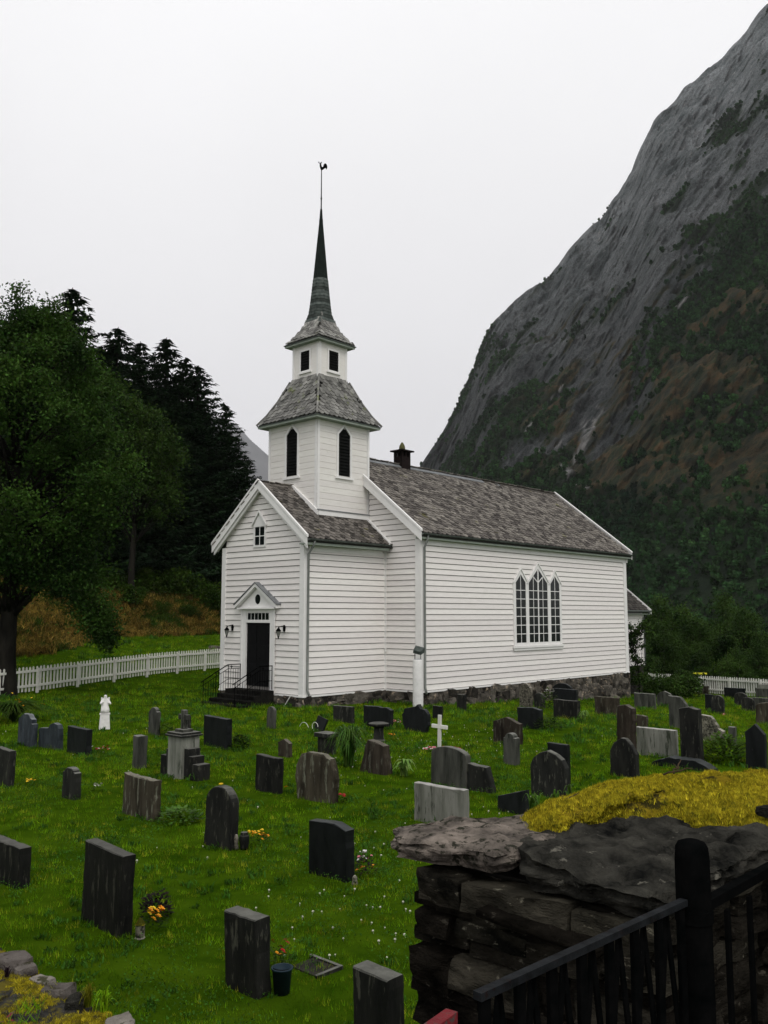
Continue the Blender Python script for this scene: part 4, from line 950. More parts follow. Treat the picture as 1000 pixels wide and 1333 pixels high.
# ------------------------------------------------------------------ picket fences
def picket_mesh(h, wd=.085, th=.022):
    pf = [(-wd / 2, 0), (wd / 2, 0), (wd / 2, h - .05), (wd / 4, h - .012), (0, h), (-wd / 4, h - .012), (-wd / 2, h - .05)]
    return MB().prism([(x, 0, z) for x, z in pf], (0, th, 0)).mesh(M_fence)
PK = picket_mesh(1.02)
def fence(p0, p1, n_bays, per, label, side=-1, hscale=1):
    p0, p1 = Vector((*p0, 0)), Vector((*p1, 0)); d = (p1 - p0); L_ = d.length; d.normalize(); rz = math.atan2(d.y, d.x)
    fe = empty('picket_fence', (p0.x, p0.y, 0), rz, label, 'fence')
    n = n_bays * per; gz = lambda s: ground(p0.x + d.x * s, p0.y + d.y * s)
    rot = fe.rotation_euler
    for i in range(n + 1):
        s = L_ * i / n
        o = obj('picket', PK, fe, (s, -.035 + rnd.uniform(-.004, .004), gz(s) + .10 + rnd.uniform(-.015, .015)), (0, rnd.uniform(-.015, .015), 0))
    for i in range(n_bays):
        s0, s1 = L_ * i / n_bays, L_ * (i + 1) / n_bays
        for zz in (.28, .88):
            MB().hexa([(s0 + .05, 0.0, gz(s0) + zz), (s1 - .05, 0.0, gz(s1) + zz), (s1 - .05, .04, gz(s1) + zz), (s0 + .05, .04, gz(s0) + zz), (s0 + .05, 0, gz(s0) + zz + .09), (s1 - .05, 0, gz(s1) + zz + .09), (s1 - .05, .04, gz(s1) + zz + .09), (s0 + .05, .04, gz(s0) + zz + .09)]).obj('rail', M_fence, fe)
            MB().hexa([(s0 + .05, -.075, gz(s0) + zz), (s1 - .05, -.075, gz(s1) + zz), (s1 - .05, -.037, gz(s1) + zz), (s0 + .05, -.037, gz(s0) + zz), (s0 + .05, -.075, gz(s0) + zz + .09), (s1 - .05, -.075, gz(s1) + zz + .09), (s1 - .05, -.037, gz(s1) + zz + .09), (s0 + .05, -.037, gz(s0) + zz + .09)]).obj('rail', M_fence, fe)
    for i in range(n_bays + 1):
        s = L_ * i / n_bays; MB().box(s - .05, s + .05, -.115, -.03, gz(s) - .1, gz(s) + 1.04).obj('post', M_fence, fe)
fence((-15.6, 35.7), (-7.6, 51.7), 8, 12, 'long white picket fence left of the church below the brown bank')
fence((17.3, 58.5), (23.6, 47.5), 6, 13, 'white picket fence in front of dark bushes at the far right')

# ------------------------------------------------------------------ gravestones
GRZ = math.atan2(-.679, .734)
def outline(kind, w_, h):
    a = w_ / 2
    if kind == 'flat': return [(-a, 0), (a, 0), (a, h * .985), (-a, h)]
    if kind == 'slant': return [(-a, 0), (a, 0), (a, h * .90), (a * .35, h), (-a, h * .96)]
    if kind == 'slantl': return [(-a, 0), (a, 0), (a, h * .97), (-a, h)]
    if kind == 'tilt': return [(-a, 0), (a, 0), (a, h), (-a, h * .62)]
    if kind == 'slope': return [(-a, 0), (a * 1.05, 0), (a * .55, h * .93), (-a, h)]
    arc = lambda x0, x1, z0, rise, n=12: [(x0 + (x1 - x0) * i / n, z0 + rise * math.sin(PI * i / n)) for i in range(n + 1)]
    if kind == 'round': r_ = min(a, h * .3); return [(-a, 0), (a, 0)] + [(a * math.cos(PI * i / 14), h - r_ + r_ * math.sin(PI * i / 14)) for i in range(15)]
    if kind == 'low': return [(-a, 0), (a, 0)] + [(a * math.cos(PI * i / 14), h * .80 + h * .20 * math.sin(PI * i / 14)) for i in range(15)]
    if kind == 'wide': return [(-a * .86, 0), (a * .9, 0), (a, h * .35), (a * .98, h * .68), (a * .78, h * .9), (a * .3, h * .99), (-a * .3, h), (-a * .72, h * .93), (-a * .97, h * .70), (-a, h * .4)]
    if kind == 'point': return [(-a, 0), (a, 0), (a, h * .66), (a * .8, h * .82), (a * .45, h * .93), (0, h), (-a * .45, h * .93), (-a * .8, h * .82), (-a, h * .66)]
    if kind == 'peak': return [(-a, 0), (a, 0), (a, h * .78), (0, h), (-a, h * .80)]
    if kind == 'coffin': return [(-a, 0), (a, 0), (a, h * .62), (a * .62, h * .85), (a * .2, h), (-a * .1, h), (-a * .7, h * .85), (-a, h * .64)]
    if kind == 'block': return [(-a, 0), (a, 0), (a * .97, h * .955), (a * .5, h * .975), (a * .1, h), (-a * .5, h * .985), (-a * .95, h * .965)]
    if kind == 'should': return [(-a, 0), (a, 0), (a, h * .84), (a * .82, h * .86)] + [(a * .7 * math.cos(PI * i / 8), h * .86 + h * .14 * math.sin(PI * i / 8)) for i in range(9)] + [(-a * .82, h * .86), (-a, h * .84)]
    if kind == 'heart': return [(-a * .72, 0), (a * .78, 0), (a, h * .3), (a * .98, h * .68), (a * .7, h * .84), (a * .38, h * .86), (a * .2, h), (0, h * .93), (-a * .4, h * .86), (-a * .82, h * .78), (-a, h * .55), (-a * .95, h * .25)]
    if kind == 'notch': return [(-a, 0), (a, 0), (a, h * .86), (a * .7, h * .97), (a * .15, h * .98), (a * .08, h), (-a * .1, h), (-a, h * .97)]
    if kind == 'rough': return [(-a, 0), (a * 1.02, 0), (a * .92, h * .4), (a * .80, h * .9), (a * .3, h * .97), (-a * .4, h), (-a * .62, h * .8), (-a * .8, h * .4)]
    if kind == 'step': return [(-a, 0), (a, 0), (a, h * .72), (a * .8, h * .74), (a * .8, h * .86), (a * .55, h * .9), (a * .3, h), (-a * .3, h), (-a * .75, h * .88), (-a, h * .8)]
    if kind == 'lobe': return [(-a, 0), (a, 0), (a, h * .80), (a * .85, h * .94), (a * .5, h), (a * .15, h * .93), (0, h * .80), (-a * .2, h * .78), (-a * .8, h * .76), (-a, h * .70)]
    if kind == 'wing': return [(-a, 0), (a, 0), (a, h * .42), (a * .6, h * .5), (a * .3, h * .75), (-a * .1, h * .97), (-a, h)]
    raise KeyError(kind)
def resample(pts, step):
    out = []
    for i, p in enumerate(pts):
        q = pts[(i + 1) % len(pts)]; d = math.hypot(q[0] - p[0], q[1] - p[1]); n = max(1, int(d / step))
        out += [(p[0] + (q[0] - p[0]) * k / n, p[1] + (q[1] - p[1]) * k / n) for k in range(n)]
    return out
def stone_mesh(pts, th, mt, seed, jag=.006, be=.012, batter=0):
    pts = resample(pts, .07); top = max(z for x, z in pts)
    pts = [(x + jag * 2 * mn.noise(Vector((x * 9, z * 9, seed))), z + jag * 2 * mn.noise(Vector((x * 9, z * 9, seed + 5))) * (z > .02)) for x, z in pts]
    v = []; f = []; n = len(pts)
    lev = [(-.5, be), (-.5 + be / th * .6, be * .25), (-.5 + be / th * 1.5, 0), (.5 - be / th * 1.5, 0), (.5 - be / th * .6, be * .25), (.5, be)]
    cx_ = 0; cz_ = top / 2
    for yy, ins_ in lev:
        for x, z in pts:
            dx, dz = cx_ - x, cz_ - z; L_ = math.hypot(dx, dz) + 1e-6
            k = ins_ / L_; xx, zz = x + dx * k, (z + dz * k if z > .01 else z)
            yy2 = yy * th * (1 - batter * zz / top) + jag * 1.5 * mn.noise(Vector((xx * 7, zz * 7, seed + yy * 9)))
            v.append((xx, yy2, zz))
    m = len(lev)
    for i in range(m - 1):
        for k in range(n): f.append((i * n + k, i * n + (k + 1) % n, (i + 1) * n + (k + 1) % n, (i + 1) * n + k))
    f += [tuple(range(n))[::-1], tuple((m - 1) * n + k for k in range(n))]
    # a short root in the ground
    v = [(x, y, z if z > .01 else -.12) for x, y, z in v]
    return mesh(v, f, mt)
#   x, y, w, h, t, shape, stone, lean, label
GR = [
 (-4.78, 11.57, 1.04, .50, .16, 'flat', 'dark', 0, 'low dark gravestone cut by the left edge of the photo, paler along its top'),
 (-2.96, 9.85, .84, .85, .15, 'flat', 'dark', 0, 'large dark flat-topped gravestone beside yellow flowers and a white lantern'),
 (-1.21, 8.29, .44, .67, .17, 'flat', 'dark', 0, 'dark flat-topped gravestone beside red flowers and a blue bucket'),
 (-.03, 7.03, .39, .66, .17, 'flat', 'dark', 0, 'dark gravestone nearest the camera, cut by the bottom of the photo beside the wall'),
 (-.67, 11.69, .66, .70, .16, 'slant', 'black', 0, 'dark gravestone with slanting top beside pansies and a grave lamp'),
 (-2.35, 13.20, .58, .86, .15, 'round', 'dark', 0, 'tall dark round-topped gravestone with a small orange flower on its top'),
 (-4.01, 15.05, .98, .66, .14, 'flat', 'brown', 0, 'wide streaked flat-topped gravestone with a leafy green plant at its right'),
 (-5.69, 16.58, .44, .56, .14, 'should', 'dark', 0, 'small dark round-shouldered gravestone with white flowers at its right'),
 (-7.45, 17.81, .70, .71, .14, 'flat', 'dark', 0, 'dark flat gravestone at the left edge with yellow flowers at its foot'),
 (-7.35, 21.83, .96, .62, .14, 'flat', 'black', 0, 'black flat-topped gravestone with red and white flowers at its right'),
 (-9.13, 23.15, .90, .80, .14, 'step', 'blue', 0, 'blue-grey gravestone with a stepped top, near the lily bed at the left'),
 (-8.35, 22.67, .97, .65, .14, 'lobe', 'blue', 0, 'blue-grey gravestone with one rounded shoulder, red flowers at its right'),
 (-5.34, 19.80, .24, .70, .22, 'flat', 'grey', 0, 'narrow square grey stone pillar grave left of the cross monument'),
 (-6.39, 25.12, .43, .77, .12, 'should', 'grey', 0, 'narrow weathered gravestone with curved top behind the cross monument, left of its cross'),
 (-5.33, 24.33, .29, .62, .12, 'flat', 'dark', 0, 'narrow dark gravestone half hidden behind the cross of the monument'),
 (-4.20, 22.82, 1.03, .76, .16, 'flat', 'black', 0, 'wide black gravestone with a small bush at its right, below the church steps'),
 (-3.32, 26.57, .33, .64, .10, 'round', 'grey', 0, 'narrow pale round-topped gravestone in front of the church porch'),
 (-2.32, 21.28, .38, .42, .12, 'peak', 'brown', 0, 'very small brown pointed gravestone in the open grass'),
 (-2.17, 17.13, .67, .68, .13, 'slantl', 'dark', 0, 'dark flat gravestone with an orange flower at its lower right corner'),
 (-1.20, 16.32, .97, .86, .17, 'wide', 'brown', 0, 'big brown bulging round-topped gravestone with red flowers at its foot'),
 (-1.25, 28.06, .83, .51, .12, 'flat', 'dark', 0, 'dark low gravestone behind the long-leaved plant, close to the foundation'),
 (-.17, 27.02, 1.07, .60, .14, 'notch', 'black', 0, 'wide black gravestone with clipped corner and pink flowers at its right'),
 (-.17, 19.25, .73, .66, .25, 'rough', 'brown', 0, 'rough-hewn tapering gravestone between the long-leaved plant and the hosta'),
 (.92, 25.96, .99, .77, .14, 'heart', 'black', 0, 'black heart-shaped gravestone in front of the white pillar'),
 (1.74, 29.20, .37, .41, .10, 'flat', 'dark', 0, 'small dark square gravestone just right of the white pillar'),
 (2.78, 32.22, .36, .59, .12, 'flat', 'dark', 0, 'small dark upright gravestone standing close to the foundation of the long wall'),
 (5.49, 34.78, .57, .97, .15, 'point', 'lichen', 0, 'pale lichened pointed gravestone against the foundation under the triple window'),
 (5.96, 34.50, .44, .63, .12, 'round', 'dark', 0, 'dark round-topped gravestone beside the tall white flowers at the foundation'),
 (4.33, 26.69, .83, .62, .16, 'slant', 'black', 0, 'low black gravestone with a bush growing round its right end'),
 (3.23, 23.54, .83, .68, .16, 'peak', 'brown', 0, 'streaked grey-brown gravestone with a low pointed top behind a narrow pillar stone'),
 (2.85, 20.24, .34, .70, .18, 'should', 'grey', 0, 'narrow grey pillar gravestone with pale rounded top in the clover'),
 (3.48, 18.02, .44, .78, .12, 'flat', 'black', 0, 'dark square-topped gravestone standing behind the dark pointed one'),
 (3.05, 16.68, .75, .85, .14, 'point', 'dark', 0, 'dark blue-black pointed gravestone above the left end of the moss'),
 (2.18, 15.35, .57, .42, .14, 'tilt', 'black', 0, 'low black gravestone with a sloping top peeping over the stone wall'),
 (1.29, 17.72, .89, .76, .15, 'low', 'grey', 0, 'broad grey round-topped gravestone in front of the white cross'),
 (1.86, 17.25, .57, .50, .16, 'slope', 'dark', 0, 'low dark gravestone with a slanting right side next to the broad grey one'),
 (.91, 14.49, 1.00, .62, .14, 'flat', 'pale', 0, 'wide pale mossy-stained gravestone directly behind the slab of the stone wall'),
 (7.63, 38.44, .93, .90, .14, 'round', 'black', 0, 'black round-topped gravestone rising against the foundation, rear of the dark pair'),
 (7.05, 34.9, 1.0, .80, .14, 'flat', 'black', 0, 'long black flat gravestone in the middle of the dark group by the foundation'),
 (6.11, 30.13, .94, .62, .20, 'flat', 'dark', 0, 'wide dark gravestone with a light hosta at its right'),
 (8.10, 32.67, .98, .65, .12, 'flat', 'brown', 0, 'flat brown-black gravestone alone on the grass below the right end of the foundation'),
 (10.80, 37.20, .92, .65, .14, 'flat', 'grey', 0, 'grey streaked square gravestone right of the church end'),
 (12.47, 39.91, .72, .66, .14, 'point', 'grey', 0, 'light grey gravestone with a rounded top next to the grey streaked square one'),
 (16.17, 49.16, 1.25, .65, .14, 'flat', 'black', 0, 'long low black gravestone in front of the right-hand picket fence'),
 (9.17, 27.63, .86, .98, .16, 'wing', 'grey', 0, 'grey gravestone with a curved sloping shoulder behind the great dark slab'),
 (5.62, 21.00, .42, 1.24, .20, 'block', 'brown', 0, 'tall narrow brown gravestone behind the dark pointed-shouldered stone'),
 (4.97, 18.74, .60, .79, .14, 'coffin', 'dark', 0, 'dark pointed-shouldered gravestone just above the middle of the moss'),
 (6.46, 21.39, .97, .66, .14, 'flat', 'pale', 0, 'wide light stained gravestone between the two tall dark ones'),
 (7.70, 26.93, .33, .42, .12, 'flat', 'brown', 0, 'small brown gravestone behind the wide light one'),
 (6.87, 20.19, .45, 1.28, .22, 'block', 'dark', 0, 'greatest dark gravestone, tall with a worn top, on a wide dark base'),
 (8.80, 24.15, .60, .68, .16, 'wing', 'lichen', 0, 'lichened gravestone with sloping side behind the ferny plant'),
 (8.99, 23.29, .16, .48, .14, 'flat', 'grey', 0, 'thin short grey stone post right of the ferny plant'),
 (8.08, 19.67, .41, .97, .14, 'peak', 'black', 0, 'tall dark pointed gravestone near the right edge above the moss'),
 (12.84, 30.29, .65, .75, .16, 'low', 'brown', 0, 'brown-black gravestone at the right edge with pale top'),
 (13.00, 35.06, .49, .76, .14, 'round', 'dark', 0, 'dark round-topped gravestone in the grass in front of the brown rounded one'),
 (13.50, 37.33, .34, .69, .12, 'flat', 'black', 0, 'black narrow gravestone overlapped by the dark round-topped one'),
 (16.98, 42.79, .61, .61, .12, 'round', 'dark', 0, 'dark rounded gravestone, left of two at the far right'),
 (15.54, 38.43, .54, .58, .12, 'round', 'dark', 0, 'dark rounded gravestone, right of two at the far right'),
 (16.64, 39.62, .85, .53, .12, 'flat', 'grey', 0, 'low flat grey-topped gravestone at the far right edge'),
 (19.34, 49.56, 1.13, .62, .14, 'flat', 'black', 0, 'long black gravestone before the fence, right of the brown rounded one'),
 (20.42, 55.01, 1.04, .78, .14, 'wide', 'brown', 0, 'brown rounded gravestone standing before the picket fence'),
 (19.18, 53.94, .61, .54, .12, 'flat', 'brown', 0, 'small brown square gravestone left of the brown rounded one at the fence'),
]
for i, (x, y, w_, h, th, kind, mt, lean, label) in enumerate(GR):
    r_ = random.Random(i * 7 + 1)
    jag = .012 if kind in ('rough', 'wide', 'heart') or mt in ('brown', 'lichen') else .005
    me = stone_mesh(outline(kind, w_, h), th, GS[mt], i * 3.3, jag, .014 if mt != 'black' else .008, .25 if kind in ('rough', 'wide') else 0)
    g = obj('gravestone', me, None, (x, y, ground(x, y) - .01), (r_.uniform(-.025, .025), r_.uniform(-.018, .018), GRZ + r_.uniform(-.05, .05)), label, 'gravestone', 'gravestones in the churchyard lawn')
def grave_e(x, y, name, label, cat='gravestone', group=None, rz=GRZ): return empty(name, (x, y, ground(x, y)), rz, label, cat, group)
# wide base mound of the great slab
obj('stone_base', stone_mesh([(-.7, 0), (.75, 0), (.62, .09), (.35, .20), (-.25, .22), (-.6, .10)], .35, GS['black'], 3.3, .012), None, (6.55, 19.85, ground(6.6, 19.9) - .01), (0, 0, GRZ), 'low wide black stone base in front of the greatest dark gravestone', 'stone base')
# far right stone with pale block on top
gb = grave_e(21.50, 50.77, 'gravestone', 'dark gravestone carrying a pale block at the far right edge', group='gravestones in the churchyard lawn')
obj('slab', stone_mesh(outline('flat', .97, .60), .16, GS['grey'], 4), gb); me = MB().box(-.34, .34, -.07, .07, .59, .83).mesh(GS['pale']); obj('block', bev(me, .01), gb)
# cross monument with stepped wings
mo = grave_e(-4.12, 18.62, 'grave_monument', 'white pillar monument with dark stepped wings and a small stone cross on top', 'monument')
def bl(x0, x1, y0, y1, z0, z1, mt, par, nm, be=.012): return obj(nm, bev(MB().box(x0, x1, y0, y1, z0, z1).mesh(mt), be), par)
bl(-.24, .24, -.22, .22, -.1, .84, GS['pale'], mo, 'pillar'); bl(-.29, .29, -.27, .27, .84, .88, GS['dark'], mo, 'cornice'); bl(-.26, .26, -.24, .24, .88, .925, GS['dark'], mo, 'cornice'); bl(-.14, .14, -.13, .13, .925, .98, GS['grey'], mo, 'cross_foot')
bl(-.055, .055, -.05, .05, .98, 1.36, GS['grey'], mo, 'cross_shaft', .01); bl(-.155, .155, -.045, .045, 1.16, 1.27, GS['grey'], mo, 'cross_arm', .01)
bl(.24, .38, -.15, .15, -.1, .62, GS['dark'], mo, 'wing'); bl(.38, .52, -.15, .15, -.1, .48, GS['dark'], mo, 'wing'); bl(.52, .72, -.15, .15, -.1, .34, GS['dark'], mo, 'wing')
bl(-.40, -.24, -.15, .15, -.1, .56, GS['dark'], mo, 'wing'); bl(-.60, -.40, -.15, .15, -.1, .42, GS['dark'], mo, 'wing')
# angel statue
an = grave_e(-8.18, 26.42, 'angel_statue', 'small white marble angel on a square white plinth in the lawn', 'statue', rz=.3)
me = MB().hexa([(-.16, -.14, -.05), (.16, -.14, -.05), (.16, .14, -.05), (-.16, .14, -.05), (-.13, -.12, .42), (.13, -.12, .42), (.13, .12, .42), (-.13, .12, .42)]).mesh(M_white); obj('plinth', bev(me, .015), an)
me = MB().box(-.15, .15, -.13, .13, .42, .455).mesh(M_white); obj('plinth_cap', bev(me, .01), an)
def skinned(name, verts, edges, radii, mt, parent, root=0, sub=2):
    me = bpy.data.meshes.new(name); me.from_pydata(verts, edges, []); me.materials.append(mt)
    o = obj(name, me, parent); md = o.modifiers.new('skin', 'SKIN')
    sv = me.skin_vertices[0].data
    for i, r_ in enumerate(radii): sv[i].radius = (r_, r_)
    sv[root].use_root = True
    o.modifiers.new('sub', 'SUBSURF').levels = sub; o.modifiers['sub'].render_levels = sub
    return o
skinned('figure', [(0, 0, .60), (0, -.01, .46), (0, 0, .74), (0, -.01, .83), (0, -.03, .90), (0, -.05, .99), (.09, -.02, .80), (.15, -.10, .72), (.08, -.16, .78), (-.09, -.02, .80), (-.13, -.12, .73), (-.04, -.17, .80), (.07, -.08, .50), (-.06, -.10, .48)],
        [(0, 1), (0, 2), (2, 3), (3, 4), (4, 5), (3, 6), (6, 7), (7, 8), (3, 9), (9, 10), (10, 11), (0, 12), (0, 13)], [.10, .125, .085, .06, .035, .062, .04, .032, .022, .04, .032, .022, .06, .06], M_white, an)
for s in (-1, 1):
    pf = [(s * .02, .80), (s * .07, .89), (s * .12, .91), (s * .125, .83), (s * .10, .70), (s * .07, .60), (s * .03, .58)]
    MB().prism([(x, .05 + abs(x) * .3, z) for x, z in pf], (0, .03, 0)).obj('wing', M_white, an)
# white wooden cross
wc = grave_e(1.36, 22.29, 'white_cross', 'small white wooden cross on a flowery grave', 'cross')
me = MB().box(-.045, .045, -.025, .025, -.1, .86).mesh(M_fence); obj('upright', bev(me, .008), wc, rot=(0, .03, 0)); me = MB().box(-.24, .24, -.028, .028, .53, .62).mesh(M_fence); obj('crossbar', bev(me, .008), wc, rot=(0, .03, 0))
# urn pedestals
sd_ = grave_e(-.14, 23.6, 'pedestal', 'short round-capped stone pedestal in front of the wide black gravestone', 'pedestal')
MB().lathe([(.24, -.05), (.24, .06), (.19, .10), (.17, .38), (.21, .43)], 4).obj('shaft', GS['dark'], sd_); MB().lathe([(.25, .43), (.27, .46), (.27, .50), (.20, .52)], 20).obj('top', GS['dark'], sd_)
sd2 = grave_e(-1.36, 21.6, 'pedestal', 'dark square pedestal half hidden left of the long-leaved plant', 'pedestal')
bl(-.17, .17, -.15, .15, -.1, .42, GS['dark'], sd2, 'shaft'); bl(-.25, .25, -.2, .2, .42, .52, GS['dark'], sd2, 'top')
# leaning plaque with a wire scroll
pq = grave_e(-1.90, 26.0, 'plaque', 'small black leaning plaque with a pale wire scroll', 'plaque')
me = MB().box(-.20, .20, -.03, .03, 0, .40).mesh(GS['black']); o = obj('tablet', bev(me, .01), pq, rot=(R(-18), R(14), 0))
MB().tube([(.05 + .12 * math.cos(t_), -.16, .14 + .12 * math.sin(t_)) for t_ in np.linspace(0, 5.6, 20)], .008, 5).tube([(-.42 + .2 * math.cos(t_), -.16, .02 + .2 * math.sin(t_)) for t_ in np.linspace(.3, 2.8, 14)], .007, 5).obj('scroll', M_white, pq)

# ------------------------------------------------------------------ plants and flowers
def strap_plant(n, h, r0, wd, mt, seed):
    r = random.Random(seed); b = MB()
    for _ in range(n):
        a = r.uniform(0, 2 * PI); L_ = h * r.uniform(.6, 1.15); out = r.uniform(.2, 1.0); k = 6; pts = []
        x0, y0 = r.uniform(-.1, .1) * h, r.uniform(-.1, .1) * h
        for i in range(k + 1):
            s = i / k; rr_ = r0 * out * (s ** 1.5) ; z = L_ * (math.sin(s * PI * (.5 + .35 * out)) / 1) * .9
            pts.append(Vector((x0 + math.cos(a) * rr_, y0 + math.sin(a) * rr_, max(.01, z))))
        px_ = Vector((-math.sin(a), math.cos(a), 0)) * wd / 2; v = []
        for i, p in enumerate(pts): f_ = (1 - (i / k) ** 2) * .9 + .1; v += [p - px_ * f_, p + px_ * f_]
        b.add(v, [(2 * i, 2 * i + 1, 2 * i + 3, 2 * i + 2) for i in range(k)])
    return b.mesh(mt, True)
def leafy(n, r_, h, ls, mt, seed, flat=.5):
    r = random.Random(seed); b = MB()
    for _ in range(n):
        th = r.uniform(0, 2 * PI); rr_ = r_ * r.random() ** .5; z = h * (r.random() ** .7) * math.sqrt(max(0, 1 - (rr_ / r_) ** 2 * .8)); p = Vector((rr_ * math.cos(th), rr_ * math.sin(th), z))
        d = Vector((math.cos(th), math.sin(th), r.uniform(-.3, .9))).normalized(); sd3 = d.cross(Vector((0, 0, 1))).normalized(); s = ls * r.uniform(.6, 1.3)
        b.add([p, p + d * s * .5 + sd3 * s * .32, p + d * s, p + d * s * .5 - sd3 * s * .32], [(0, 1, 2, 3)])
    return b.mesh(mt)
def petals(n, r_, h, ps, mt, seed):
    r = random.Random(seed); b = MB()
    for _ in range(n):
        th = r.uniform(0, 2 * PI); rr_ = r_ * r.random() ** .5; c = Vector((rr_ * math.cos(th), rr_ * math.sin(th), h * r.uniform(.6, 1.0)))
        nrm = Vector((r.uniform(-.6, .6), r.uniform(-.9, .3), 1)).normalized(); a = nrm.orthogonal().normalized(); bb = nrm.cross(a)
        for lay_, sc__ in ((0, 1), (1, .6)):
            k = 8; v = [c + nrm * ps * .25 * lay_]
            for i in range(k): q = 2 * PI * i / k + lay_ * .4; rad = ps * sc__ * (1 if i % 2 else .62); v.append(c + (a * math.cos(q) + bb * math.sin(q)) * rad + nrm * ps * (.12 + .25 * lay_))
            b.add(v, [(0, 1 + i, 1 + (i + 1) % k) for i in range(k)])
    return b.mesh(mt)
def flowers(x, y, label, parts, name='flower_plant', green=None, cat='flowers'):
    f = empty(name, (x, y, ground(x, y)), rnd.uniform(0, 6), label, cat)
    if green: obj('leaves', leafy(green[0], green[1], green[2], green[3], green[4] if len(green) > 4 else M_shrub, rnd.randrange(999)), f)
    for n, r_, h, ps, mt in parts: obj('blossoms', petals(n, r_, h, ps, mt, rnd.randrange(999)), f)
    return f
flowers(-2.42, 9.72, 'bright orange-yellow marigolds beside the large dark gravestone', [(9, .10, .24, .042, M_orange), (4, .13, .30, .035, M_yel)], green=(60, .13, .2, .05))
flowers(-2.50, 10.15, 'dark purple leafy plant behind the marigolds', [], 'dark_plant', (320, .15, .30, .055, M_darkplant), 'plant')
flowers(-.98, 8.80, 'red flowers right of the dark gravestone with the bucket', [(6, .08, .26, .035, M_redp), (3, .05, .14, .025, M_orange)], green=(70, .1, .2, .05))
flowers(-1.80, 13.22, 'orange and yellow flower bunch beside the tall round-topped gravestone', [(14, .15, .22, .028, M_yel), (12, .15, .2, .028, M_orange)], green=(90, .16, .17, .045))
flowers(-.24, 11.75, 'mixed pansies beside the slant-topped dark gravestone', [(10, .12, .30, .024, M_whitep), (8, .1, .28, .022, M_pinkp), (5, .13, .13, .03, M_orange)], green=(110, .13, .24, .05, M_darkplant))
flowers(-1.86, 17.05, 'single orange flower at the corner of a dark gravestone', [(3, .04, .12, .03, M_orange)], green=(14, .06, .08, .04))
flowers(-.73, 16.15, 'red roses at the foot of the big brown gravestone', [(9, .10, .18, .035, M_redp)], green=(40, .12, .12, .05))
flowers(-6.80, 21.85, 'red and white flowers right of the black flat-topped gravestone', [(14, .2, .16, .035, M_redp), (7, .26, .17, .03, M_whitep)], green=(60, .2, .12, .05))
flowers(-7.85, 22.92, 'red flowers behind the blue-grey gravestones', [(12, .18, .26, .04, M_redp)], green=(40, .16, .2, .05))
flowers(-5.42, 17.22, 'small white flowers right of the small dark gravestone', [(9, .13, .14, .035, M_whitep)], green=(30, .12, .08, .05))
flowers(-7.0, 17.9, 'yellow flowers near the dark gravestone at the left edge', [(9, .15, .10, .03, M_yel)], green=(50, .18, .08, .05))
flowers(.36, 27.05, 'pink and white flowers right of the wide black gravestone', [(10, .15, .2, .035, M_pinkp), (5, .15, .2, .03, M_whitep)], green=(40, .15, .15, .05))
flowers(.22, 24.2, 'orange flowers beside the short stone pedestal', [(8, .14, .16, .032, M_orange)], green=(40, .15, .12, .05))
flowers(1.62, 21.85, 'red flower bed at the foot of the white cross', [(26, .26, .14, .035, M_redp)], green=(60, .3, .1, .06))
flowers(1.10, 22.0, 'pink and white flowers left of the white cross', [(12, .16, .12, .035, M_pinkp), (6, .18, .12, .03, M_whitep)], green=(40, .2, .08, .05))
flowers(6.19, 33.6, 'tall white flowers growing against the church foundation', [(16, .22, .85, .05, M_whitep)], green=(180, .28, .85, .12))
flowers(-2.35, 13.2, 'small yellow-orange flower lying on top of the round gravestone', [(3, .04, .02, .03, M_yel)]).location.z = .86
flowers(9.1, 24.1, 'small pinkish flower lying on top of the lichened gravestone', [(3, .05, .02, .03, M_pinkp)]).location.z = .66
def plant(x, y, me, label, cat='plant', nm='plant'): return obj(nm, me, None, (x, y, ground(x, y)), (0, 0, rnd.uniform(0, 6)), label, cat)
plant(-.78, 19.95, strap_plant(340, .85, .62, .035, M_lily, 2), 'big clump of long arching leaves in the middle of the churchyard', nm='daylily_clump')
plant(.42, 18.75, strap_plant(46, .36, .30, .09, M_hosta, 3), 'yellow-green hosta beside the rough-hewn gravestone', nm='hosta')
plant(6.55, 29.6, strap_plant(34, .32, .26, .08, M_hosta, 5), 'light green hosta right of the wide dark gravestone', nm='hosta')
plant(-3.30, 14.75, leafy(260, .34, .20, .09, M_lily, 6), 'low leafy green plant right of the wide streaked gravestone', nm='leafy_plant')
plant(-3.62, 22.62, leafy(300, .24, .34, .09, M_shrub, 7), 'small dark bush right of the wide black gravestone', nm='small_bush')
plant(-6.0, 25.0, leafy(160, .18, .42, .08, M_shrub, 8), 'small dark bush behind the cross monument', nm='small_bush')
plant(4.80, 26.35, leafy(420, .38, .40, .09, M_shrub, 9), 'dark green bush round the end of the low black gravestone', nm='small_bush')
plant(7.75, 20.6, leafy(900, .55, .62, .11, M_shrub, 12), 'dark ferny plant right of the greatest dark gravestone', nm='fern')
plant(-11.6, 28.2, strap_plant(700, .62, 1.5, .04, M_shrub, 13), 'bed of dark lily leaves at the left edge below the picket fence', nm='lily_bed')
f = flowers(-11.3, 28.4, 'orange and yellow lilies above the dark lily bed', [(9, .65, .80, .045, M_orange), (4, .65, .85, .04, M_yel)])
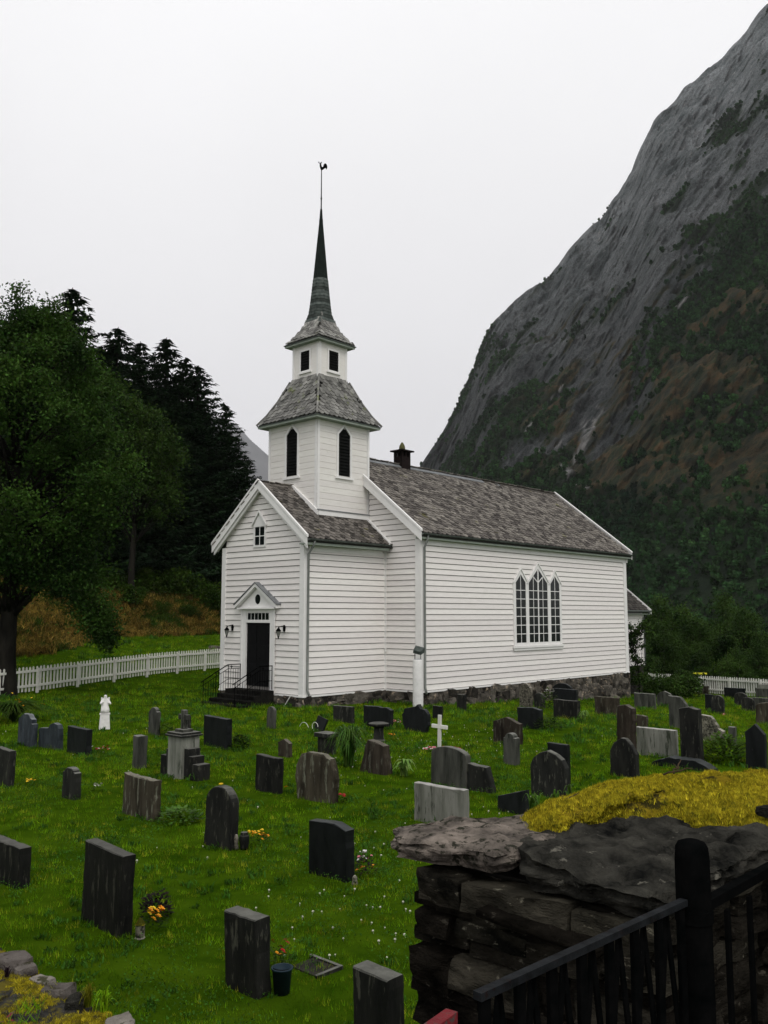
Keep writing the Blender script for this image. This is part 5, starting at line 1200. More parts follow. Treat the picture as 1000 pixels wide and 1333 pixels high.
# small grave goods
lt = empty('grave_lantern', (-2.50, 9.50, ground(-2.5, 9.5)), .3, 'white and yellow-green grave lantern beside the large dark gravestone', 'lantern')
MB().lathe([(.05, 0), (.055, .02), (.045, .03), (.048, .14), (.055, .15)], 8).obj('body', GS['lichen'], lt); MB().lathe([(.055, .151), (.03, .19), (.01, .215)], 8).obj('lid', M_moss, lt)
ur = empty('grave_urn', (-1.99, 13.05, ground(-2, 13)), 0, 'small dark round urn between the tall gravestone and the orange flowers', 'urn')
MB().lathe([(.055, 0), (.06, .03), (.075, .12), (.07, .18), (.05, .2)], 14).obj('body', GS['dark'], ur, True); MB().lathe([(.055, .201), (.05, .23), (.01, .24)], 14).obj('rim', GS['dark'], ur)
MB().lathe([(.035, 0), (.04, .03), (.028, .08), (.036, .15), (.02, .20), (.0, .21)], 12).obj('white_vase', GS['lichen'], None, True, label='small white vase at the foot of the tall round-topped gravestone', cat='vase').location = (-2.10, 13.02, 0)
MB().lathe([(.035, 0), (.04, .02), (.03, .05), (.032, .09), (.012, .115)], 10).obj('grave_candle', GS['lichen'], None, True, label='small pale grave candle at the foot of the slant-topped gravestone', cat='candle').location = (-.36, 11.35, 0)
bu = empty('bucket', (-.90, 8.22, ground(-.9, 8.2)), 0, 'blue plastic bucket standing right of the dark gravestone', 'bucket')
me = bpy.data.meshes.new('b'); n = 20
MB().add([(rr_ * math.cos(2 * PI * k / n), rr_ * math.sin(2 * PI * k / n), z) for rr_, z in ((.070, 0), (.088, .20), (.098, .205), (.098, .215), (.084, .215), (.066, .02)) for k in range(n)],
         [(i * n + k, i * n + (k + 1) % n, (i + 1) * n + (k + 1) % n, (i + 1) * n + k) for i in range(5) for k in range(n)] + [tuple(range(n))[::-1], tuple(5 * n + k for k in range(n))]).obj('pail', M_bucket, bu, True)
MB().tube([(.09 * math.cos(t_), .02, .21 - .10 * math.sin(t_) * .3) for t_ in np.linspace(0, PI, 10)], .004, 4).obj('handle', M_iron, bu)
kb = empty('grave_kerb', (-.72, 8.75, ground(-.7, 8.7)), GRZ, 'low weathered stone kerb of a small flower bed behind the blue bucket', 'kerb')
for x0, x1, y0, y1 in ((-.20, .24, .20, .24), (.20, .24, -.10, .20)): obj('kerb_stone', bev(MB().box(x0, x1, y0, y1, -.05, .028).mesh(GS['dark']), .008), kb)
MB().box(-.14, .20, -.08, .20, -.03, .012).obj('soil', M_mortar, kb)
# ------------------------------------------------------------------ trees
def leafquad(b, p, s, r):
    q = Vector((r.gauss(0, 1), r.gauss(0, 1), r.gauss(0, 1) + .6)).normalized(); a = q.orthogonal().normalized(); c = q.cross(a); t_ = r.uniform(0, 6.3)
    a, c = a * math.cos(t_) + c * math.sin(t_), c * math.cos(t_) - a * math.sin(t_)
    b.add([p - a * s, p + c * s * .55, p + a * s, p - c * s * .55], [(0, 1, 2, 3)])
def tree_parts(H, crown, nclump, per, leaf, seed, trunk_r, crad=(.8, 1.5), droop=0, hollow=.35):
    """crown: (cx, cy, cz, rx, rz, power); returns leaf mesh builder, trunk builder"""
    r = random.Random(seed); lb, tb = MB(), MB(); cx_, cy_, cz_, rx, rz = crown
    k = 9; tp = [Vector((.25 * math.sin(i * .8 + seed) * i / k, .2 * math.cos(i * 1.1 + seed) * i / k, H * .86 * i / k)) for i in range(k + 1)]
    tb.tube([Vector((0, 0, -.3))] + tp, [trunk_r * 1.5, trunk_r * 1.25] + [trunk_r * (1 - .9 * i / k) for i in range(1, k + 1)], 12)
    for i in range(nclump):
        d = Vector((r.gauss(0, 1), r.gauss(0, 1), r.gauss(0, 1))).normalized(); f_ = hollow + (1 - hollow) * r.random() ** .5
        zz = d.z * f_; taper = 1 if zz < .1 else 1 - .45 * zz
        c = Vector((cx_ + d.x * rx * f_ * taper, cy_ + d.y * rx * f_ * taper, cz_ + zz * rz))
        cr = r.uniform(*crad); n = int(per * r.uniform(.7, 1.3))
        base = tp[min(k, max(2, int((c.z - 1.5) / (H * .86) * k)))]
        mid = base.lerp(c, .5) + Vector((0, 0, -.3 + .5 * r.random()))
        tb.tube([base, mid, c], [trunk_r * .22, trunk_r * .13, .02], 5)
        sq = r.uniform(.5, .8)
        for _ in range(n):
            g = Vector((r.gauss(0, 1), r.gauss(0, 1), r.gauss(0, 1))); g = g.normalized() * cr * min(1.15, abs(r.gauss(0, .60)))
            p = c + Vector((g.x, g.y, g.z * sq - droop * (g.x * g.x + g.y * g.y) / cr * .5))
            leafquad(lb, p, leaf * r.uniform(.6, 1.25), r)
    return lb, tb
# big birch in front of the fence
lb, tb = tree_parts(16.5, (0, 0, 10.4, 4.7, 6.2), 170, 900, .08, 11, .42, (.8, 1.6), .5, .3)
r = random.Random(5)
def strand(lb, tb, top, bot, wd, n, leaf, r):
    top, bot = Vector(top), Vector(bot); tb.tube([top, top.lerp(bot, .5) + Vector((.2, 0, .15)), bot], [.06, .035, .01], 5)
    for _ in range(n):
        t_ = r.random(); c = top.lerp(bot, t_); w_ = wd * (1 - .55 * abs(t_ * 2 - 1))
        leafquad(lb, c + Vector((r.gauss(0, .45), r.gauss(0, .45), r.gauss(0, .4))) * w_, leaf * r.uniform(.6, 1.2), r)
strand(lb, tb, (2.6, -.4, 6.2), (4.35, -.9, 2.3), 1.35, 8000, .075, r)
strand(lb, tb, (3.0, -.4, 4.2), (4.5, -.9, 2.0), .8, 2800, .07, r)
strand(lb, tb, (1.2, -.6, 5.6), (2.7, -1.2, 4.2), 1.2, 4200, .075, r)
strand(lb, tb, (-1.2, -.6, 5.8), (-2.4, -1.2, 3.4), 1.2, 4200, .075, r)
for p0, p1, n in (((-.4, 0, 14.5), (-.2, 0, 17.4), 800), ((.8, 0, 14.0), (1.3, 0, 16.6), 900), ((-1.4, 0, 14), (-1.5, 0, 16.8), 500), ((2.2, 0, 12.6), (2.9, 0, 14.4), 900)): strand(lb, tb, p0, p1, .9, n, .085, r)
tb.tube([(.1, 0, 3.2), (1.6, -.3, 4.6), (3.0, -.4, 5.2)], [.16, .09, .04], 7).tube([(0, 0, 4.0), (-1.4, -.3, 5.6), (-2.6, -.4, 6.6)], [.15, .09, .04], 7)
bt = empty('birch_tree', (-15.45, 36.6, ground(-15.45, 36.6)), 0, 'huge dark leafy tree at the left edge with a drooping branch over the picket fence', 'tree')
tb.obj('trunk', M_bark, bt, True); lb.obj('crown', M_leaf, bt)
# other broadleaved trees: shared meshes
lb1, tb1 = tree_parts(12, (0, 0, 8.2, 2.7, 3.9), 110, 480, .085, 21, .22, (.8, 1.3), .4, .3); TM1 = (lb1.mesh(M_leaf2), tb1.mesh(M_bark, True))
lb2, tb2 = tree_parts(8, (0, 0, 4.2, 3.0, 3.5), 60, 420, .11, 31, .15, (.8, 1.3), .2, .25); TM2 = (lb2.mesh(M_leaf2), tb2.mesh(M_bark, True))
def tree(TM, x, y, s, label, cat='tree', nm='deciduous_tree', group=None, sz=None, dz=0):
    e = empty(nm, (x, y, ground(x, y) + dz), rnd.uniform(0, 6.2), label, cat, group); e.scale = (s, s, sz or s)
    obj('trunk', TM[1], e); obj('crown', TM[0], e); return e
tree(TM1, -18.8, 66, 1.32, 'lighter green rounded tree in front of the spruces left of the church')
tree(TM1, -23.6, 71, 1.62, 'broad green tree directly behind the huge leafy tree', sz=1.46)
tree(TM1, -29.5, 67.5, 1.7, 'leafy tree at the far left edge behind the huge leafy tree')
tree(TM1, -25.5, 76, 1.6, 'leafy tree standing between the huge tree and the tallest spruce', sz=1.66)
# spruces
def spruce(seed, H=20., Rb=4.6, lev=58, nb=11, per=38):
    r = random.Random(seed); lb, tb = MB(), MB()
    tb.tube([(0, 0, -.4), (0, 0, H * .5), (0, 0, H)], [.30, .17, .02], 8)
    for i in range(lev):
        t_ = i / (lev - 1); z = 1.4 + (H - 1.6) * t_; R_ = Rb * (1 - t_) ** .60 * (1 + .14 * math.sin(i * 2.3 + seed)) + .10
        for k in range(nb if t_ < .8 else 6):
            a = r.uniform(0, 2 * PI); L_ = R_ * r.uniform(.62, 1.18); dr = .10 + .16 * (1 - t_)
            d = Vector((math.cos(a), math.sin(a), 0)); side = Vector((-d.y, d.x, 0)); n = max(6, int(per * (L_ / Rb) ** .8))
            for q in range(n):
                s = r.random() ** .7; p = Vector((0, 0, z)) + d * L_ * s + Vector((0, 0, -dr * L_ * s + .22 * L_ * s * s * s))
                wv = .42 * L_ * s * (1 - s) + .12; o_2 = r.uniform(-1, 1) * wv
                p += side * o_2 + Vector((0, 0, r.uniform(-.10, .05)))
                e1 = (side * (1 if o_2 > 0 else -1) * .6 + d * .8 + Vector((0, 0, -.35))).normalized(); ln = r.uniform(.30, .55); e2 = e1.cross(Vector((0, 0, 1))).normalized() * ln * .28
                lb.add([p - e2, p + e1 * ln, p + e2, p + Vector((0, 0, -ln * .5))], [(0, 1, 2), (0, 2, 3)])
    return lb.mesh(M_needle), tb.mesh(M_bark, True)
SP = [spruce(1), spruce(2, Rb=5.0)]
SPL = [(-17.6, 55.5, .96, 0, 'spruce between the tallest one and the middle of the row'), (-16.6, 53.5, .99, 1, 'spruce in the middle of the wood, close against the tallest one'), (-13.9, 60.5, .99, 1, 'spruce filling the row between its two pointed tops'), (-19.0, 52, 1.08, 0, 'tallest spruce, its ragged pointed top rising behind the huge leafy tree'), (-15.9, 56, .98, 1, 'spruce right of the tallest one, its top at the middle of the wood'),
       (-15.2, 60, 1.05, 0, 'narrow spruce with a pointed top in the middle of the row'), (-12.5, 58, .94, 1, 'dark spruce second from the right end of the row'),
       (-11.2, 61, .84, 0, 'spruce at the right end of the row with a broad dark skirt nearest the church'), (-13.6, 55, .80, 1, 'lower spruce in front of the pointed ones above the bank'),
       (-22.5, 55, .95, 1, 'spruce at the far left behind the leafy trees'), (-18.2, 64, .95, 0, 'spruce in the back row behind the middle of the wood'),
       (-24, 66, 1.0, 1, 'spruce in the back row at the far left'), (-14.2, 68, .85, 0, 'spruce in the back row between the pointed tops'), (-10.6, 66.5, .70, 1, 'low spruce in the back row near the church gable')]
for x, y, s, k, lab in SPL:
    zt_ = 3.3 + (20 * s + ground(x, y) - 3.3) * 1.4; x *= 1.4; y *= 1.4; sz_ = (zt_ - ground(x, y)) / 20; s *= 1.30
    e = empty('spruce_tree', (x, y, ground(x, y)), rnd.uniform(0, 6), lab, 'tree', 'spruces behind the churchyard'); e.scale = (s, s, sz_)
    obj('trunk', SP[k][1], e); obj('crown', SP[k][0], e)
# shrubs on the bank
def shrubm(n, rx, h, leaf, mt, seed):
    r = random.Random(seed); b = MB(); cs = [(Vector((r.uniform(-rx, rx) * .7, r.uniform(-rx, rx) * .7, r.uniform(.25, .8) * h)), r.uniform(.3, .5) * rx) for _ in range(14)]
    for i in range(n):
        c, cr = cs[r.randrange(14)]; g = Vector((r.gauss(0, 1), r.gauss(0, 1), r.gauss(0, 1))).normalized() * cr * r.random() ** .4
        p = c + g; p.z = max(.03, p.z); leafquad(b, p, leaf * r.uniform(.6, 1.3), r)
    for c, cr in cs: b.tube([(c.x * .2, c.y * .2, -.1), tuple(c)], [.03, .01], 4)
    return b.mesh(mt)
SH = [shrubm(3200, 1.5, 1.7, .085, M_shrub, 41), shrubm(2600, 1.2, 2.2, .08, M_shrub, 42)]
words = ['first', 'second', 'third', 'fourth', 'fifth', 'sixth', 'seventh', 'eighth', 'ninth', 'tenth', 'eleventh', 'twelfth', 'thirteenth', 'fourteenth', 'fifteenth', 'sixteenth', 'seventeenth', 'eighteenth', 'nineteenth', 'twentieth', 'twenty-first', 'twenty-second', 'twenty-third', 'twenty-fourth']
bs = [(-22.5, 55.5, .6), (-19.5, 57.5, .5), (-15.2, 60, .55), (-16.4, 58.0, 1.0), (-13.6, 61.8, .7), (-11.0, 62.5, .6), (-23.5, 58, 1.1), (-21.2, 60, 1.2), (-19.3, 61.5, 1.3), (-17.4, 63, 1.2), (-15.8, 64, 1.5), (-14.2, 65, 1.3), (-12.6, 65.5, 1.4), (-11.2, 66, 1.2), (-9.8, 66.5, 1.5)]
for i, (x, y, s) in enumerate(bs):
    x *= 1.13; y *= 1.13
    o = obj('shrub', SH[i % 2], None, (x, y, ground(x, y) - .1), (0, 0, i * 1.3), '%s green shrub from the left above the brown bank under the spruces' % words[i], 'shrub', 'shrubs above the bank'); o.scale = (s, s, s)
# dark bushes behind the right fence, seen between church end and picture edge
hb_ = [(17.0, 60.5, .62), (19.2, 62, .66), (21.0, 60, .52), (23.2, 59, .55), (25.2, 60.5, .62), (27.5, 58.5, .58), (20.5, 66, .80), (23.5, 68, .88), (26.8, 67, .92), (30.0, 66, .86), (18.0, 71, 1.0), (22.0, 76, 1.05), (26.5, 78, 1.1), (31.0, 77, 1.1), (35.5, 75, 1.05), (16.5, 80, 1.1), (21.0, 88, 1.3), (28.0, 90, 1.3), (35.0, 90, 1.35), (42, 88, 1.3)]
for i, (x, y, s) in enumerate(sorted(hb_, key=lambda q: q[0] / q[1])):
    tree(TM2, x, y, s * .86, '%s dark bushy tree from the left behind the right-hand picket fence' % words[i], 'tree', 'bushy_tree', 'dark trees behind the right-hand fence', dz=-.9)
e = empty('vestry_bush', (14.2, 50.0, ground(14.2, 50)), 0, 'thin-leaved tall bush in front of the small vestry wall behind the church', 'bush')
lbv, tbv = tree_parts(4.6, (0, 0, 2.6, .95, 2.1), 30, 130, .075, 51, .05, (.35, .6), .2, .2); lbv.obj('leaves', M_leaf2, e); tbv.obj('stems', M_bark, e)
for i, (x, y, s, lab) in enumerate(((14.6, 47.6, .95, 'dark low bush at the right end of the church foundation'), (16.0, 48.6, 1.0, 'dark low bush between the church end and the fence'), (17.0, 51.0, 1.0, 'dark low bush before the left end of the right-hand fence'))):
    o = obj('dark_bush', shrubm(3000, 1.2, 1.5, .08, M_leaf2, 60 + i), None, (x, y, ground(x, y) - .1), (0, 0, i), lab, 'bush'); o.scale = (s, s, s)
yb2 = MB().box(-.42, .42, -.06, .06, 0, .10).mesh(M_yellowboard); obj('yellow_board', bev(yb2, .01), None, (20.3, 57.6, -.46), (0, 0, -.3), 'bright yellow board showing just above the right-hand picket fence', 'board')
obj('yellow_board_post', MB().box(-.03, .03, -.03, .03, -1.1, 0).mesh(M_twig), bpy.data.objects['yellow_board'])
# pale stone heap on the grass slope beyond the fence
for i, (x, y) in enumerate(((-10.7, 58.6), (-10.1, 58.9), (-11.2, 58.4))):
    o = obj('pale_rock', rockmesh(1, 1, 1, 70 + i, 2, .2, M_edge, smooth=False), None, (x, y, ground(x, y) + .05), (0, 0, i), ('pale rock in the middle of the three lying beyond the picket fence by the church', 'pale rock on the right of the three lying beyond the picket fence', 'pale rock on the left of the three lying beyond the picket fence')[i], 'rock'); o.scale = (.8, .5, .3)

# ------------------------------------------------------------------ foreground: dry stone wall with cap slabs and moss
def slab(poly, z1, th, seed, mt, amp=.012, strata=.02, step=.02, rings=22, crown=.012, under=None):
    pts = resample(poly, step); n = len(pts); cx_ = sum(p[0] for p in pts) / n; cy_ = sum(p[1] for p in pts) / n; v = []; f = []
    edge = [(x + .028 * fn((x * 5, y * 5, seed), 1, 4), y + .028 * fn((x * 5, y * 5, seed + 9), 1, 4)) for x, y in pts]
    def H_(x, y, t_): return z1 + amp * 1.6 * fn((x, y, seed), 3, 5) + amp * .8 * fn((x, y, seed), 14, 4) + crown * (1 - t_ ** 3)
    v.append((cx_, cy_, H_(cx_, cy_, 0)))
    for j in range(1, rings + 1):
        t_ = j / rings
        for x, y in edge:
            xx, yy = cx_ + (x - cx_) * t_, cy_ + (y - cy_) * t_; v.append((xx, yy, H_(xx, yy, t_) - (.012 if j == rings else 0)))
    ns_ = 9
    for j in range(1, ns_ + 1):
        t_ = j / ns_
        for i, (x, y) in enumerate(edge):
            dx, dy = x - cx_, y - cy_; L_ = math.hypot(dx, dy)
            lay_ = math.floor(t_ * 4.5 + .8 * mn.noise(Vector((x * 3, y * 3, seed)))); off = strata * mn.noise(Vector((x * 6, y * 6, lay_ * 3.3 + seed))) * 1.8 - strata * 1.6 * max(0, t_ - .45) + .008 * mn.noise(Vector((x * 30, y * 30, t_ * 9)))
            v.append((x + dx / L_ * off, y + dy / L_ * off, z1 - th * t_ * (1 + .35 * mn.noise(Vector((x * 2.5, y * 2.5, seed + 4))))))
    f += [(0, 1 + i, 1 + (i + 1) % n) for i in range(n)]
    for j in range(rings + ns_ - 1): 
        for i in range(n): f.append((1 + j * n + i, 1 + (j + 1) * n + i, 1 + (j + 1) * n + (i + 1) % n, 1 + j * n + (i + 1) % n))
    f.append(tuple(1 + (rings + ns_ - 1) * n + i for i in range(n)))
    me = mesh(v, f, mt); bm = bmesh.new(); bm.from_mesh(me); bmesh.ops.recalc_face_normals(bm, faces=bm.faces); bm.to_mesh(me); bm.free(); return me
sw = empty('dry_stone_wall', (.9, 3.1, 1.0), 0, 'thick dry-stone wall in the right foreground topped with slabs and yellow moss', 'wall')
sw_off = Vector((.9, 3.1, 1.0))
def wobj(nm, me, **k): o = obj(nm, me, sw, **k); o.location = (o.location - sw_off) if k.get('loc') is None else o.location; return o
C1 = [(.048, 3.78), (.074, 3.95), (.154, 4.05), (.279, 4.13), (.455, 4.15), (.70, 4.15), (.74, 3.98), (.70, 3.78), (.56, 3.595), (.412, 3.516), (.361, 3.58), (.306, 3.62), (.187, 3.69)]
C2 = [(.508, 3.55), (.62, 3.84), (.80, 4.08), (1.0, 4.24), (1.40, 4.18), (1.62, 3.98), (1.76, 3.84), (1.728, 3.683), (1.553, 3.635), (1.334, 3.468), (1.163, 3.30), (.979, 3.10), (.873, 3.05), (.80, 3.14), (.735, 3.25), (.618, 3.36), (.542, 3.415)]
C3 = [(1.60, 3.74), (1.75, 3.70), (2.1, 3.95), (2.7, 4.6), (2.5, 5.0), (1.9, 4.9), (1.3, 4.35), (1.5, 4.1)]
wobj('cap_slab', slab(C1, 2.395, .085, 3.1, M_cap1, .016, .03)); wobj('cap_slab', slab(C2, 2.385, .112, 8.7, M_cap2, .028, .035, crown=.02)); wobj('cap_slab', slab(C3, 2.38, .14, 5.3, M_cap2, .018, .03, step=.035, rings=12))
e1 = Vector((-.755, .656, 0)); e2 = Vector((.70, .714, 0)); nn1 = Vector((-.656, -.755, 0)); nn2 = Vector((.714, -.70, 0)); Cn = Vector((.90, 3.14, 0))
core = MB().prism([Cn - nn1 * .12 - nn2 * .12, Cn + e1 * .84 - nn1 * .12, Cn + e1 * .84 + e2 * 2.6, Cn - nn2 * .12 + e2 * 2.6], (0, 0, 2.27)).obj('wall_core', M_mortar, sw); core.location = -sw_off
rr = random.Random(12); cnt = 0
for (org, ee, nn, Ls) in ((Cn, e1, nn1, .97), (Cn, e2, nn2, 2.3)):
    z = 2.275; row = 0
    while z > .0:
        h = rr.choice((.045, .06, .08, .11, .14)) if z > 1.2 else rr.uniform(.2, .3); s = rr.uniform(-.08, .0)
        while s < Ls:
            L_ = rr.uniform(.14, .50) if z > 1.2 else rr.uniform(.4, .6)
            L_ = min(L_, Ls + .05 - s)
            if L_ < .08: break
            hh = h * rr.uniform(.85, 1.08)
            if z > 1.2: me = rockmesh(L_ * .985, .34, hh * .98, cnt * 1.7, 9, .26, M_rock, 0, .05, smooth=False)
            else: me = rockmesh(L_, .34, hh, cnt * 1.7, 3, .2, M_rock, 0, .14, smooth=False)
            c = org + ee * (s + L_ / 2) - nn * (.13 + rr.uniform(-.05, .035)) ; dip = rr.uniform(-.03, .07)
            q = obj('stone', me, sw, (c.x - sw_off.x, c.y - sw_off.y, z - h / 2 - sw_off.z), (0, 0, 0)); q.rotation_euler = (rr.uniform(-.05, .05), dip, math.atan2(ee.y, ee.x) + rr.uniform(-.06, .06))
            s += L_ + rr.uniform(.0, .015); cnt += 1
        z -= h * .97; row += 1
# long thin pale ledge stone under the caps
me = rockmesh(.50, .26, .026, 91, 8, .25, M_rock, 0, .1, smooth=False); c = Cn + e1 * .36 + nn1 * .03
q = obj('ledge_stone', me, sw, (c.x - sw_off.x, c.y - sw_off.y, 2.19 - sw_off.z)); q.rotation_euler = (0, -.07, math.atan2(e1.y, e1.x))
# moss heap
MO = [(.60, 4.05), (.61, 3.88), (.72, 3.88), (.86, 3.97), (1.03, 4.06), (1.18, 4.03), (1.32, 4.05), (1.46, 3.90), (1.58, 3.72), (1.85, 3.72), (2.55, 4.5), (2.5, 4.95), (2.02, 4.85), (1.62, 4.80), (1.324, 4.70), (.985, 4.46), (.772, 4.26)]
def moss_mesh():
    pts = resample(MO, .05); n = len(pts); cx_, cy_ = 1.5, 4.3; v = [(cx_, cy_, 2.53)]; f = []; rings = 30
    for j in range(1, rings + 1):
        t_ = j / rings
        for x, y in pts:
            x, y = x + .05 * fn((x, y, 3), 6, 3), y + .05 * fn((x, y, 8), 6, 3)
            xx, yy = cx_ + (x - cx_) * t_, cy_ + (y - cy_) * t_
            hh = .095 * (1 - t_ ** 6) * (.75 + .25 * sst(3.8, 4.3, yy)); hh += .030 * fn((xx, yy, 1), 5, 3) + .020 * fn((xx, yy, 4), 15, 4)
            v.append((xx, yy, 2.40 + (hh if t_ < .999 else -.02)))
    f += [(0, 1 + i, 1 + (i + 1) % n) for i in range(n)]
    for j in range(rings - 1):
        for i in range(n): f.append((1 + j * n + i, 1 + (j + 1) * n + i, 1 + (j + 1) * n + (i + 1) % n, 1 + j * n + (i + 1) % n))
    me = mesh(v, f, M_mossbed, True); a_ = me.attributes.new('tuft', 'FLOAT', 'POINT')
    a_.data.foreach_set('value', [max(0, 24000 * sst(-.50, -.15, fn((x, y, 7), 4, 4))) for x, y, z in v]); return me
moss = wobj('moss_bed', moss_mesh(), kind='stuff'); MOSSO = moss
tm = scatter('moss', blades(34, .015, .002, .008, .0022, 1.3, M_moss, 77), moss, 'tuft', None, .6, 1.4, 5, .5); tm.parent = sw; 
for i, (x, y, s) in enumerate(((1.80, 3.93, .16), (1.93, 3.86, .12), (1.62, 3.80, .10), (2.1, 4.1, .12))):
    o = obj('loose_rock', rockmesh(1, 1, 1, 120 + i, 4, .22, M_cap2, smooth=False), None, (x, y, 2.485), (0, 0, i * 1.1), ('largest loose dark rock lying in the moss near the right edge', 'loose dark rock right of the largest one in the moss', 'small loose rock at the front edge of the moss', 'small pale rock sunk in the moss at the right edge')[i], 'rock'); o.scale = (s, s * .7, s * .42)
for i, (x, y) in enumerate(((.66, 4.08), (.70, 4.14), (.80, 4.24), (.88, 4.32), (1.22, 4.55))):
    obj('fern_sprout', strap_plant(9, .085, .05, .012, M_lily, 140 + i), None, (x, y, 2.42), (0, 0, i), ('leftmost', 'second from the left', 'middle one', 'fourth from the left', 'rightmost')[i] + ' of the tiny bright green sprouts behind the yellow moss', 'sprout', 'sprouts along the back of the moss')
for i, (x, y, a) in enumerate(((.75, 4.05, .4), (1.36, 4.42, -.6), (1.42, 4.45, .9))):
    b = MB(); r = random.Random(i); p = Vector((0, 0, 0)); pts = [p.copy()]
    for k in range(5): p += Vector((.03, r.uniform(-.012, .012), r.uniform(-.006, .012))); pts.append(p.copy())
    b.tube(pts, [.005, .0045, .004, .004, .003, .002], 5); b.tube([pts[2], pts[2] + Vector((.02, .03, .015))], [.003, .0015], 4)
    b.obj('twig', M_twig, None, loc=(x, y, 2.53 if i else 2.46), rot=(0, -.2, a), label=('small dark twig on the left slope of the yellow moss', 'forked dark twig on top of the yellow moss', 'short dark twig beside the forked one on the moss')[i], cat='twig')

# ------------------------------------------------------------------ road terrace behind the camera, its rocky edge at lower left
RP = [(-7, 9.6), (-1.02, 3.66), (.0, 2.70), (.88, 3.0), (4.5, 6.6), (14, -3), (5, -14), (-14, -14), (-16, 0)]
MB().prism([(x, y, -.3) for x, y in RP], (0, 0, 1.95)).obj('road', M_gravel, kind='structure')
ed = Vector((-.71, .704, 0)); inn = Vector((-.704, -.71, 0)); E0 = Vector((-.90, 3.54, 0)); v = []; f = []; ns_, nt_ = 150, 90
den = []; den2 = []
for i in range(ns_ + 1):
    for j in range(nt_ + 1):
        s, t_ = i / ns_ * 3.2 - .1, j / nt_ * 1.8 - .03; p = E0 + ed * s + inn * t_; n_ = fn((p.x, p.y, 2), 3, 4)
        v.append((p.x, p.y, 1.675 + .035 * sst(-.03, .1, t_) + .022 * n_ + .012 * fn((p.x, p.y, 6), 22, 3)))
        den.append(9000 * sst(.0, .3, fn((p.x, p.y, 12), 5, 4) + .25 * (1 - sst(.05, .4, t_)))); den2.append(170 * sst(-.05, .4, fn((p.x, p.y, 22), 6, 3)))
f = [(i * (nt_ + 1) + j, i * (nt_ + 1) + j + 1, (i + 1) * (nt_ + 1) + j + 1, (i + 1) * (nt_ + 1) + j) for i in range(ns_) for j in range(nt_)]
me = mesh(v, f, M_gravel, True)
for nm, d in (('tuft', den), ('weed', den2)): a_ = me.attributes.new(nm, 'FLOAT', 'POINT'); a_.data.foreach_set('value', d)
bm = bmesh.new(); bm.from_mesh(me); bmesh.ops.recalc_face_normals(bm, faces=bm.faces)
bm.to_mesh(me); bm.free()
verge = obj('road_verge', me, kind='structure')
scatter('verge_moss', blades(30, .015, .002, .009, .0024, 1.2, M_moss, 78), verge, 'tuft', None, .6, 1.4, 6, .5, 'yellow-green moss between the gravel of the road edge', 'moss')
scatter('verge_weeds', blades(9, .03, .02, .07, .004, .9, M_grass, 79), verge, 'weed', None, .6, 1.4, 9, .4, 'sparse weeds in the gravel of the road edge', 'weeds')
def pebm():
    return rockmesh(.022, .018, .012, 5, 1, .2, M_gravel, smooth=False)
gm = scatter('gravel', pebm(), verge, 'weed', None, .5, 1.6, 19, .5, 'loose dark gravel on the road edge', 'gravel')
ER = [(-1.72, 4.30, .30, .20, .10, 'pale flat rock at the very left of the road edge'), (-1.50, 4.08, .20, .12, .07, 'pale rock with moss, second from the left on the road edge'), (-1.38, 3.97, .22, .15, .10, 'grey angular rock in the middle of the road edge'),
      (-1.27, 3.86, .14, .14, .10, 'dark rock below the grey angular one on the road edge'), (-1.03, 3.63, .16, .24, .12, 'pale pointed rock at the lower right end of the road edge'), (-1.62, 4.21, .14, .12, .07, 'small rock between the two pale ones at the left')]
for i, (x, y, a, b_, c, lab) in enumerate(ER):
    a *= .62; b_ *= .62; c *= .6
    me = rockmesh(a, b_, c, 200 + i * 3, 7, .38, M_edge if i not in (3,) else M_cap2, 0, .3, smooth=False)
    obj('edge_rock', me, None, (x, y, 1.705), (0, .1, 2.3 + .3 * i), lab, 'rock', 'rocks along the road edge')
for i, (x, y) in enumerate(((-1.22, 3.85), (-1.14, 3.80))): obj('grass_tuft', strap_plant(50, .10, .06, .005, M_grass, 160 + i), None, (x, y, 1.69), (0, 0, i), ('tall grass tuft on the road edge between the dark and the pointed rock', 'shorter grass tuft beside the pointed rock on the road edge')[i], 'grass tuft')
obj('dark_sprig', strap_plant(14, .06, .04, .006, M_darkplant, 171), None, (-1.66, 4.10, 1.71), None, 'small dark plant on the pale rock at the left end', 'plant')
obj('red_leaf', leafy(7, .05, .012, .03, M_red, 172), None, (-1.52, 3.66, 1.72), None, 'few red fallen leaves on the gravel at the lower left', 'leaves')

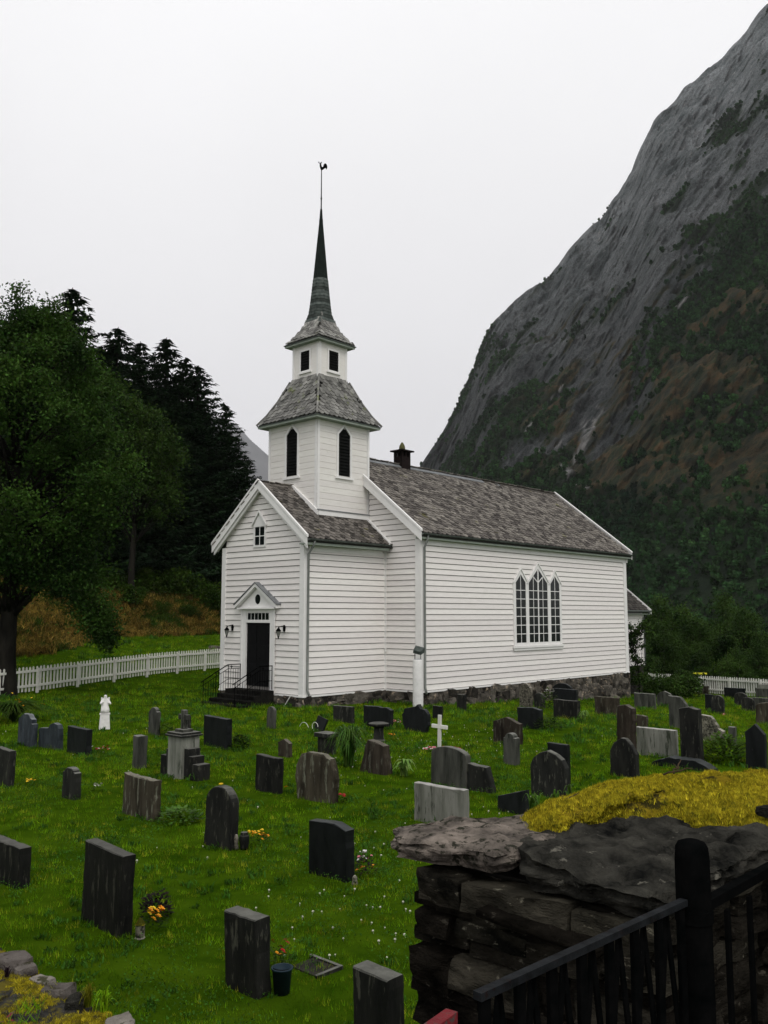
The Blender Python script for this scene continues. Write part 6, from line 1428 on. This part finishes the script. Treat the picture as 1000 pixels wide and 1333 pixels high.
# ------------------------------------------------------------------ iron gate, post and railing
gp = empty('gate_post', (.768, 2.29, 1.65), 0, 'round dark iron gate post with domed top in front of the stone wall', 'post')
MB().lathe([(.046, 0), (.042, .05), (.042, 1.045), (.0395, 1.075), (.033, 1.087), (.018, 1.093), (.0, 1.094)], 28).obj('shaft', M_iron, gp, True)
MB().lathe([(.046, .90), (.046, .93)], 20).obj('hinge', M_iron, gp)
a0, a1 = Vector((.735, 2.262, 0)), Vector((.172, 1.722, 0)); gd = (a1 - a0); gl2_ = gd.length; gd.normalize()
gt = empty('iron_gate', (a0.x, a0.y, 1.65), math.atan2(gd.y, gd.x), 'open dark iron gate leaf with lancet bars, hinged on the round post', 'gate')
MB().box(0, gl2_, -.010, .010, .945, .960).obj('top_rail', M_rusty, gt); MB().box(0, gl2_, -.010, .010, .12, .145).obj('bottom_rail', M_iron, gt)
for i in range(8): x = .02 + i * (gl2_ - .04) / 7; MB().box(x - .013, x + .013, -.005, .005, .146, .941).obj('bar', M_iron, gt)
for i in range(7):
    x0 = .02 + i * (gl2_ - .04) / 7; x1 = x0 + (gl2_ - .04) / 7; xm = (x0 + x1) / 2
    for q0, q1 in ((x0, xm), (x1, xm)): MB().hexa([(q0 - .008, -.012, .60), (q0 + .008, -.012, .60), (q0 + .008, -.006, .60), (q0 - .008, -.006, .60), (q1 - .008, -.012, .935), (q1 + .008, -.012, .935), (q1 + .008, -.006, .935), (q1 - .008, -.006, .935)]).obj('lancet_bar', M_iron, gt)
rl = empty('iron_railing', (.80, 2.325, 1.65), math.atan2(.72, .62), 'dark iron railing running right from the round post along the wall', 'railing')
MB().hexa([(0, -.014, .91), (2.2, -.014, .84), (2.2, .014, .84), (0, .014, .91), (0, -.014, .935), (2.2, -.014, .865), (2.2, .014, .865), (0, .014, .935)]).obj('top_rail', M_iron, rl)
MB().box(0, 2.2, -.01, .01, .12, .145).obj('bottom_rail', M_iron, rl)
for i in range(1, 13): MB().box(i * .17 - .011, i * .17 + .011, -.005, .005, .10, .90 - .031 * i * .17 - .02).obj('bar', M_iron, rl)
rb = empty('red_gate_handle', (.112, 1.545, 1.65), math.atan2(-.22, -.155), 'worn red-painted iron bar end at the bottom edge of the photo', 'bar')
MB().box(0, .34, -.011, .011, .985, 1.003).obj('bar', M_red, rb); MB().box(.30, .32, -.01, .01, .03, .984).obj('upright', M_iron, rb)
